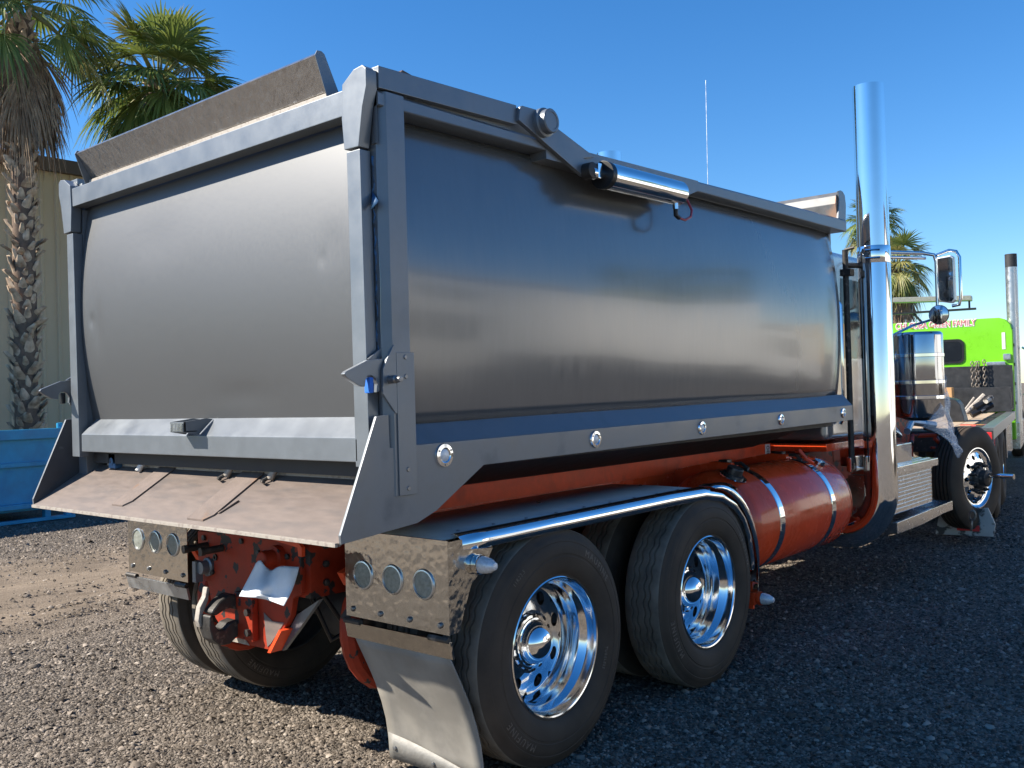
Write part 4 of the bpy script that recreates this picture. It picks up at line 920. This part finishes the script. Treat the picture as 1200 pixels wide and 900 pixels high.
# chains
def chain(name, pts, par, link=.075, r=.009):
    pts = [Vector(p) for p in pts]; b = B(); k = 0
    for a, c in zip(pts, pts[1:]):
        L_ = (c-a).length; n = max(1, int(L_/(link*.72))); d = (c-a).normalized()
        ref = Vector((0,1,0)) if abs(d.y) < .8 else Vector((1,0,0)); e1 = (ref-d*ref.dot(d)).normalized(); e2 = d.cross(e1)
        for i in range(n):
            ce_ = a+(c-a)*((i+.5)/n); e = e1 if k % 2 else e2; k += 1; P = []
            for j in range(10): th = 2*math.pi*j/10; P.append(ce_+d*(link*.5*math.cos(th))+e*(link*.30*math.sin(th)))
            b.tube(P, r, 5, closed=True)
    return obj(name, b, M['chain'], par)
for u, v0, v1 in ((1139,424,453), (1144,424,462), (1146.5,424,466), (1153,422,452)):
    x, z0 = gl(u, v0, CY-.2); x2, z2_ = gl(u+1.5, v1, CY-.2); chain('load_chain', [(x,CY-.2,z0),(x2,CY-.2,z2_)], G)
# gear lying on the deck: binder bars, black winch box, cardboard box
yb = 2.2
for (u0, v0, u1_, v1_, r_, mm) in ((1132,484,1153,463,.035,'cream'), (1131,480,1141,466,.015,'cream'), (1136,480,1150,466,.02,'bolt'), (1138,486,1162,474,.05,'black'), (1142,478,1158,468,.045,'black'), (1155,470,1161,466,.04,'white_dirty'), (1150,482,1163,473,.015,'bolt')):
    x0, z0 = gl(u0, v0, yb); x1, z1_ = gl(u1_, v1_, yb); b = B(); b.tube([(x0,yb,max(1.10,z0)),(x1,yb+.1,max(1.13,z1_))], r_, 8); obj('boom_bar', b, M[mm], G)
x0, z0 = gl(1112, 478, 1.2); x1, z1_ = gl(1128, 500, 1.2)
b = B(); b.prism([(x0,1.087),(x1+.05,1.087),(x1,1.30),(x1-.05,1.37),(x0-.1,1.42)], 'y', 1.0, 1.5); obj('winch_box', b, M['plate'], G, .02)
bx0, bz0 = gl(1100, 472, 4.3); bx1, bz1 = gl(1116.5, 454, 4.3)
b = B(); b.box(bx1-.42, bx1, 4.1, 4.5, 1.0855, bz1); cbx = obj('cardboard_box', b, M['card'], None, .004); cbx.location = GO; cbx.rotation_euler = (0,0,GH)
tag(cbx, 'brown cardboard box standing on the tow truck deck', 'box')
# wheel lift carrying the front of the dump truck
yl = -1.6
WL = empty('wheel_lift', (0, yl, 0), G)
b = B(); b.prism([(.60,.08),(1.12,.08),(1.14,.20),(1.08,.36),(.84,.33),(.66,.36)], 'y', -.42, -.36); obj('lift_cradle', b, M['white_dirty'], WL, .012)
b = B(); b.box(.80, 1.0, -.428, -.4205, .13, .185); obj('red_reflector', b, M['red'], WL)
b = B(); b.box(-.12, .12, .1, 1.6, .25, .45); obj('lift_arm', b, M['black'], WL, .02)
b = B(); b.box(-1.0, 1.0, .1, .3, .20, .34); obj('lift_crossbar', b, M['iron'], WL, .02)
for p_ in ((1.0, 1.0),):
    x, z0 = gl(1139, 504, -1.5); _, z2_ = gl(1139, 532, -1.5); chain('safety_chain', [(x,-1.45,z0),(x+.02,-1.45,z2_)], G, .09, .012)
x, z0 = gl(1140, 598, -2.42); _, z2_ = gl(1139, 622, -2.42); chain('safety_chain', [(x,-2.42,z0),(x-.02,-2.42,max(.05,z2_))], G, .09, .012)
for u, v in ((1154,512), (1143,530)):
    x, z = gl(u, v, -1.25); b = B(); b.box(x-.07, x+.07, -1.27, -1.25, z-.05, z+.05); obj('tail_lamp', b, M['red'], G, .01)

# ------------------------------------------------------------------ blue dumpster
p = pt(66, 608, z=0)
DB = empty('dumpster', (p.x, p.y, 0), None, R(3)); tag(DB, 'blue steel roll-off dumpster standing below the palm trunk', 'dumpster')
H, LN, WD = 1.30, 5.5, 2.2
b = B(); b.prism([(-LN,.16),(0,.16),(.10,H-.07),(-LN-.1,H-.07)], 'x', -WD, -.0); obj('dumpster_body', b, M['dblue'], DB, .01)
b = B(); b.box(-.0, .07, -LN-.12, .12, H-.14, H); obj('top_rail', b, M['dblue'], DB, .01)
b = B(); b.box(.001, .05, -LN-.05, .07, .78, .84); obj('side_rail', b, M['dblue'], DB, .008)
b = B(); b.box(.001, .10, -LN, .02, .20, .27); obj('lower_rail', b, M['dblue'], DB, .008)
b = B(); b.box(-.05, .06, -LN, .25, .0, .05); obj('skid_rail', b, M['dblue'], DB, .005)
for y in (-.14, .16):
    b = B(); b.box(-.04, .05, y-.04, y+.04, .05, .20); obj('skid_post', b, M['dblue'], DB)
for k in range(4):
    y = -.95-1.2*k; b = B(); b.prism([(.002,.28),(.06,.28),(.06,.56),(.002,.58)], 'y', y-.035, y+.035); obj('fork_rib', b, M['dblue'], DB, .006)
b = B(); b.lathe([(.045,H-.1),(.045,H+.07),(0,H+.075)], 'z', (-.04,.10,0), 12); obj('corner_post', b, M['dblue'], DB)

# ------------------------------------------------------------------ tan metal building
BX = -17.0; BH = 7.0
BD = empty('metal_building', (BX, 10, 0)); tag(BD, 'tan ribbed metal building with brown roof trim behind the palms', 'building')
prof = []
for i in range(3):
    o_ = i*.333; prof += [(o_,0),(o_+.20,0),(o_+.225,.035),(o_+.275,.035),(o_+.30,0)]
b = B(); b.grid([[(d, y, z) for y, d in prof+[(1.0,0)]] for z in (0, BH-.28)])
pan = obj('wall_panel', b, M['tan'], BD, smooth=0); pan.location = (0, -20, 0)
for i in range(1, 46):
    c = pan.copy(); COL.objects.link(c); c.parent = BD; c.location = (0, -20+i, 0)
b = B(); b.box(-12, -.05, -20, 26, 0, BH-.05); obj('building_core', b, M['tan'], BD)
b = B(); b.box(-.06, .14, -20.2, 26.2, BH-.29, BH); obj('roof_trim', b, M['brown'], BD)
b = B(); b.prism([(-12.2,BH-.04),(.12,BH+.005),(-6,BH+.9)], 'y', -20.1, 26.1); obj('roof', b, M['brown'], BD)

# ------------------------------------------------------------------ palms
def frond_mesh(base, az, el, pl, bl, nl, droop, dead, rnd, fan=105):
    """petiole plus pleated fan of leaflets, bent down by gravity"""
    d = Vector((math.cos(az)*math.cos(el), math.sin(az)*math.cos(el), math.sin(el)))
    sidev = d.cross(Vector((0,0,1)))
    sidev = sidev.normalized() if sidev.length > .1 else Vector((math.cos(az+1.57), math.sin(az+1.57), 0))
    tw = rnd.uniform(-.5, .5); nrm = sidev.cross(d).normalized(); sidev = (sidev*math.cos(tw)+nrm*math.sin(tw)); nrm = sidev.cross(d).normalized()
    G_ = Vector((0,0,-1)); b = B()
    path = [base + d*(pl*t) + G_*(pl*droop*.28*t*t) for t in (0,.35,.7,1)]
    b.tube(path, [.032,.024,.018,.014], 5, 1)
    hub = path[-1]; d2 = (path[-1]-path[-2]).normalized(); d2 = (d2 + G_*.15*droop).normalized()
    da = 2*R(fan)/nl
    for i in range(nl):
        th = -R(fan)+da*(i+.5); cs, sn = math.cos(th), math.sin(th)
        dirv = (d2*cs + sidev*sn).normalized(); per = (sidev*cs - d2*sn).normalized()
        L_ = bl*(.62+.38*math.cos(th*.8))*rnd.uniform(.88,1.08); dr = droop*rnd.uniform(.6,1.3)
        if dead: dr *= 1.5
        st_ = (0,.28,.52,.76,1.0); lft, mid, rgt = [], [], []
        wj = L_*.5*math.tan(da/2)*1.1
        for t in st_:
            wv = wj*(t/.52) if t <= .52 else wj*(1-t)/.48
            wv = max(wv, .002)
            c_ = hub + dirv*(L_*t*(1-.12*dr*t*t)) + G_*(L_*dr*.62*t**2.3) - nrm*(.16*L_*t*(abs(th)/R(fan))**2*-1)
            lft.append(b.bm.verts.new(c_-per*wv + nrm*wv*.55)); mid.append(b.bm.verts.new(c_)); rgt.append(b.bm.verts.new(c_+per*wv + nrm*wv*.55))
        for k in range(4):
            b.face([lft[k],mid[k],mid[k+1],lft[k+1]]); b.face([mid[k],rgt[k],rgt[k+1],mid[k+1]])
    return b
boot_me = None
def palm(label, loc, h, tr, nf, ndead, seed, group, boots=True, pl=1.0, bl=.85, crown_dz=0, el_lo=-35, skirt=1.0, bz0=0, yel=.16):
    rnd = random.Random(seed); P = empty('palm_tree', loc); tag(P, label, 'palm tree', group)
    b = B(); n = 24; path, rad = [], []
    for i in range(n+1):
        t = i/n; path.append((.10*math.sin(2.1*t+seed)*t, .08*math.sin(1.7*t+2*seed)*t, h*t)); rad.append(tr*(1.12-.25*t)*(1+.05*rnd.uniform(-1,1)))
    b.tube(path, rad, 18); obj('trunk', b, M['bark'], P)
    if boots:
        global boot_me
        if boot_me is None:
            bb = B(); rows = []
            for t, wd, off, th in ((0,.075,0,.03),(.35,.082,.05,.028),(.7,.058,.12,.02),(1,.030,.16,.012)):
                rows.append([(-wd, off*.8, .20*t), (-wd*.5, off+th*.6, .20*t), (0, off+th, .20*t), (wd*.5, off+th*.6, .20*t), (wd, off*.8, .20*t)])
            bb.grid(rows); bb.grid([[(p_[0]*.95, p_[1]-.018, p_[2]) for p_ in r_[::-1]] for r_ in rows])
            o = obj('leaf_base', bb, M['boot'], None, smooth=50); boot_me = o.data; bpy.data.objects.remove(o)
        nb = int((h-bz0)*35)
        for i in range(nb):
            t = (bz0+(h-bz0)*(i+.5)/nb)/h; a = i*2.39996+rnd.uniform(-.25,.25)
            k = min(n-1, int(t*n)); c = Vector(path[k]).lerp(Vector(path[k+1]), t*n-k); rr = tr*(1.12-.25*t)
            o = bpy.data.objects.new('leaf_base', boot_me); COL.objects.link(o); o.parent = P
            s_ = rnd.uniform(.7,1.2); o.location = (c.x+(rr-.03)*math.cos(a), c.y+(rr-.03)*math.sin(a), c.z)
            o.rotation_euler = (rnd.uniform(-.25,.35), rnd.uniform(-.35,.35), a-math.pi/2); o.scale = (s_*rnd.uniform(.8,1.2), s_, s_*rnd.uniform(.8,1.25))
    top = Vector(path[-1])+Vector((0,0,crown_dz))
    for i in range(nf):
        az = i*2.39996+rnd.uniform(-.3,.3); f = i/max(1, nf-1); el = R(85-(85-el_lo)*f**.8+rnd.uniform(-9,9))
        bs = top + Vector((math.cos(az)*tr*.5, math.sin(az)*tr*.5, .25*(1-f)))
        b = frond_mesh(bs, az, el, pl*rnd.uniform(.75,1.1), bl*rnd.uniform(.85,1.12), 30, .35+.65*f, False, rnd)
        obj('frond', b, [M['leaf_y'] if rnd.random() < yel+.25*(f > .8) else M['leaf'], M['leaf_y']], P, smooth=0, recalc=False)
    for i in range(ndead):
        az = i*2.39996+rnd.uniform(-.5,.5); f = i/max(1, ndead-1); el = R(-58-25*rnd.random())
        bs = top + Vector((math.cos(az)*tr*.8, math.sin(az)*tr*.8, -.15-.9*f*skirt))
        b = frond_mesh(bs, az, el, .55*skirt*rnd.uniform(.6,1.2), .95*skirt*rnd.uniform(.8,1.15), 22, .9, True, rnd, 55)
        obj('dead_frond', b, [M['dead'], M['dead']], P, smooth=0, recalc=False)
    return P
q_ = pt(30, 400, x=-13.5)
palm('palm with thatched trunk and brown skirt of dead fronds beside the building', (q_.x, q_.y, 0), 8.5, .185, 34, 34, 3, None, pl=1.0, bl=.85, skirt=.95, crown_dz=.2)
q_ = pt(187, 92, x=-14.0)
palm('bushy palm crown rising behind the dump truck tailgate', (q_.x, q_.y, 0), q_.z-.25, .22, 62, 8, 5, None, pl=.85, bl=1.02, el_lo=-62, bz0=3.5)
q_ = pt(1053, 312, x=-9.0)
palm('yellowish palm with drooping fronds behind the green tow truck', (q_.x, q_.y, 0), q_.z-.1, .22, 44, 10, 9, None, boots=False, pl=.8, bl=.90, el_lo=-70, yel=.45)
q_ = pt(1020, 262, x=-11.0)
palm('dark palm half hidden behind the chrome exhaust stack', (q_.x, q_.y, 0), q_.z-.1, .22, 30, 4, 12, None, boots=False, pl=.75, bl=.85, el_lo=-40)

# ------------------------------------------------------------------ unseen yard across the way; lorries, containers, palms added for bed side reflections
def shed(name, label, loc, rz, Lx, Ly, Hh, mat, wins, roof):
    E_ = empty(name, loc, None, rz); tag(E_, label, 'building')
    b = B(); b.box(0, Lx, 0, Ly, 0, Hh); obj('wall', b, mat, E_)
    b = B(); b.prism([(-.3,Hh+.003),(Lx+.3,Hh+.003),(Lx/2,Hh+.9)], 'y', -.3, Ly+.3); obj('roof', b, roof, E_)
    for (y0, y1, z0, z1) in wins:
        b = B(); b.box(-.06, -.002, y0, y1, z0, z1); f = obj('window', b, M['black'], E_); b = B(); b.box(-.065, -.061, y0+.08, y1-.08, z0+.08, z1-.08); obj('pane', b, M['glass'], f)
    return E_
shed('workshop', 'white workshop across the yard mirrored in the grey bed side', (13.5, 9.5, 0), R(-6), 9, 8, 5.2, M['wall_w'], [(1.2,3.8,1.3,2.7),(5.2,7,0.05,2.3),(2,4.2,3.6,4.3)], M['brown'])
shed('warehouse', 'long pale warehouse far across the yard mirrored in the bed', (19, 26, 0), R(-12), 10, 22, 4.6, M['tan'], [(3,6,.05,3.2),(10,13,.05,3.2),(16,19,.05,3.2)], M['wall_w'])
for i, (x, y, rz, mname, lab) in enumerate(((10.5, 20.5, 8, 'wall_w', 'white shipping container added across the yard for bed reflections'), (12.5, 31, -4, 'brown', 'brown shipping container added across the yard for bed reflections'))):
    E_ = empty('shipping_container', (x, y, 0), None, R(rz)); tag(E_, lab, 'container', 'added containers across the yard')
    b = B(); rows = []
    pr = []
    for k in range(30): pr += [(k*.2, 0), (k*.2+.08, 0), (k*.2+.1, .04), (k*.2+.18, .04)]
    b.grid([[(d, yy, z) for yy, d in pr] for z in (.16, 2.5)]); obj('container_side', b, M[mname], E_, smooth=0)
    b = B(); b.box(.05, 2.4, 0, 5.98, .12, 2.55); obj('container_shell', b, M[mname], E_)
    b = B()
    for z in (.08, 2.52): b.box(-.02, .06, -.02, 6.0, z, z+.1)
    obj('container_rail', b, M[mname], E_)
def box_truck(loc, rz, boxmat, label):  # out-of-view reflector, added to vary what the bed side mirrors
    E_ = empty('box_truck', loc, None, R(rz)); tag(E_, label, 'truck', 'added lorries across the yard')
    b = B(); b.box(-1.2, 1.2, -2.6, 2.4, .95, 3.5); obj('cargo_box', b, boxmat, E_, .03)
    b = B(); b.prism([(2.5,.6),(4.5,.6),(4.5,1.35),(3.9,1.5),(3.55,2.35),(3.3,2.5),(2.5,2.5)], 'x', -1.0, 1.0); cb_ = obj('cab_body', b, M['white'], E_, .06, 3)
    for sx in (-1, 1):
        b = B(); b.prism([(2.8,1.5),(3.75,1.5),(3.45,2.25),(2.8,2.25)], 'x', sx*1.001, sx*1.006); obj('side_window', b, M['glass'], cb_)
    b = B(); b.prism([(3.93,1.53),(3.96,1.53),(3.62,2.32),(3.59,2.32)], 'x', -.85, .85); obj('windscreen', b, M['glass'], cb_)
    for sx in (-1, 1):
        for yy in (-1.3, 3.6):
            b = B(); b.lathe([(.2,-.14),(.44,-.14),(.48,-.1),(.48,.1),(.44,.14),(.2,.12),(0,.08)], 'x', (sx*.95, yy, .48), 24); obj('wheel', b, M['tyre'], E_)
    b = B(); b.box(-.45, .45, -2.5, 4.3, .6, .9); obj('truck_frame', b, M['black'], E_)
box_truck((8.6, 11.8, 0), 20, M['wall_w'], 'white box truck added beside the workshop for bed reflections')
box_truck((11.5, 27.0, 0), -35, M['tan'], 'tan box truck added near the warehouse for bed reflections')
for i, (x, y, h_) in enumerate(((10.5, 15.8, 4.6), (13.5, 24.5, 6.2), (8.8, 36, 6.0))):  # palms added out of view to break up the bed side reflection
    palm(('young palm added beside the white box truck for bed reflections', 'tall palm added before the long pale warehouse for bed reflections', 'palm added beside the brown shipping container for bed reflections')[i], (x, y, 0), h_, .2, 22, 4, 30+i, None, boots=False, pl=.9, bl=1.0, el_lo=-50)
# pale wall at the far end of the yard, right of the tow truck
b = B(); b.box(-1.5, 9, 40, 48, 0, 3.0); o = obj('far_shed', b, M['wall_w']); tag(o, 'pale far building beyond the green tow truck', 'building')
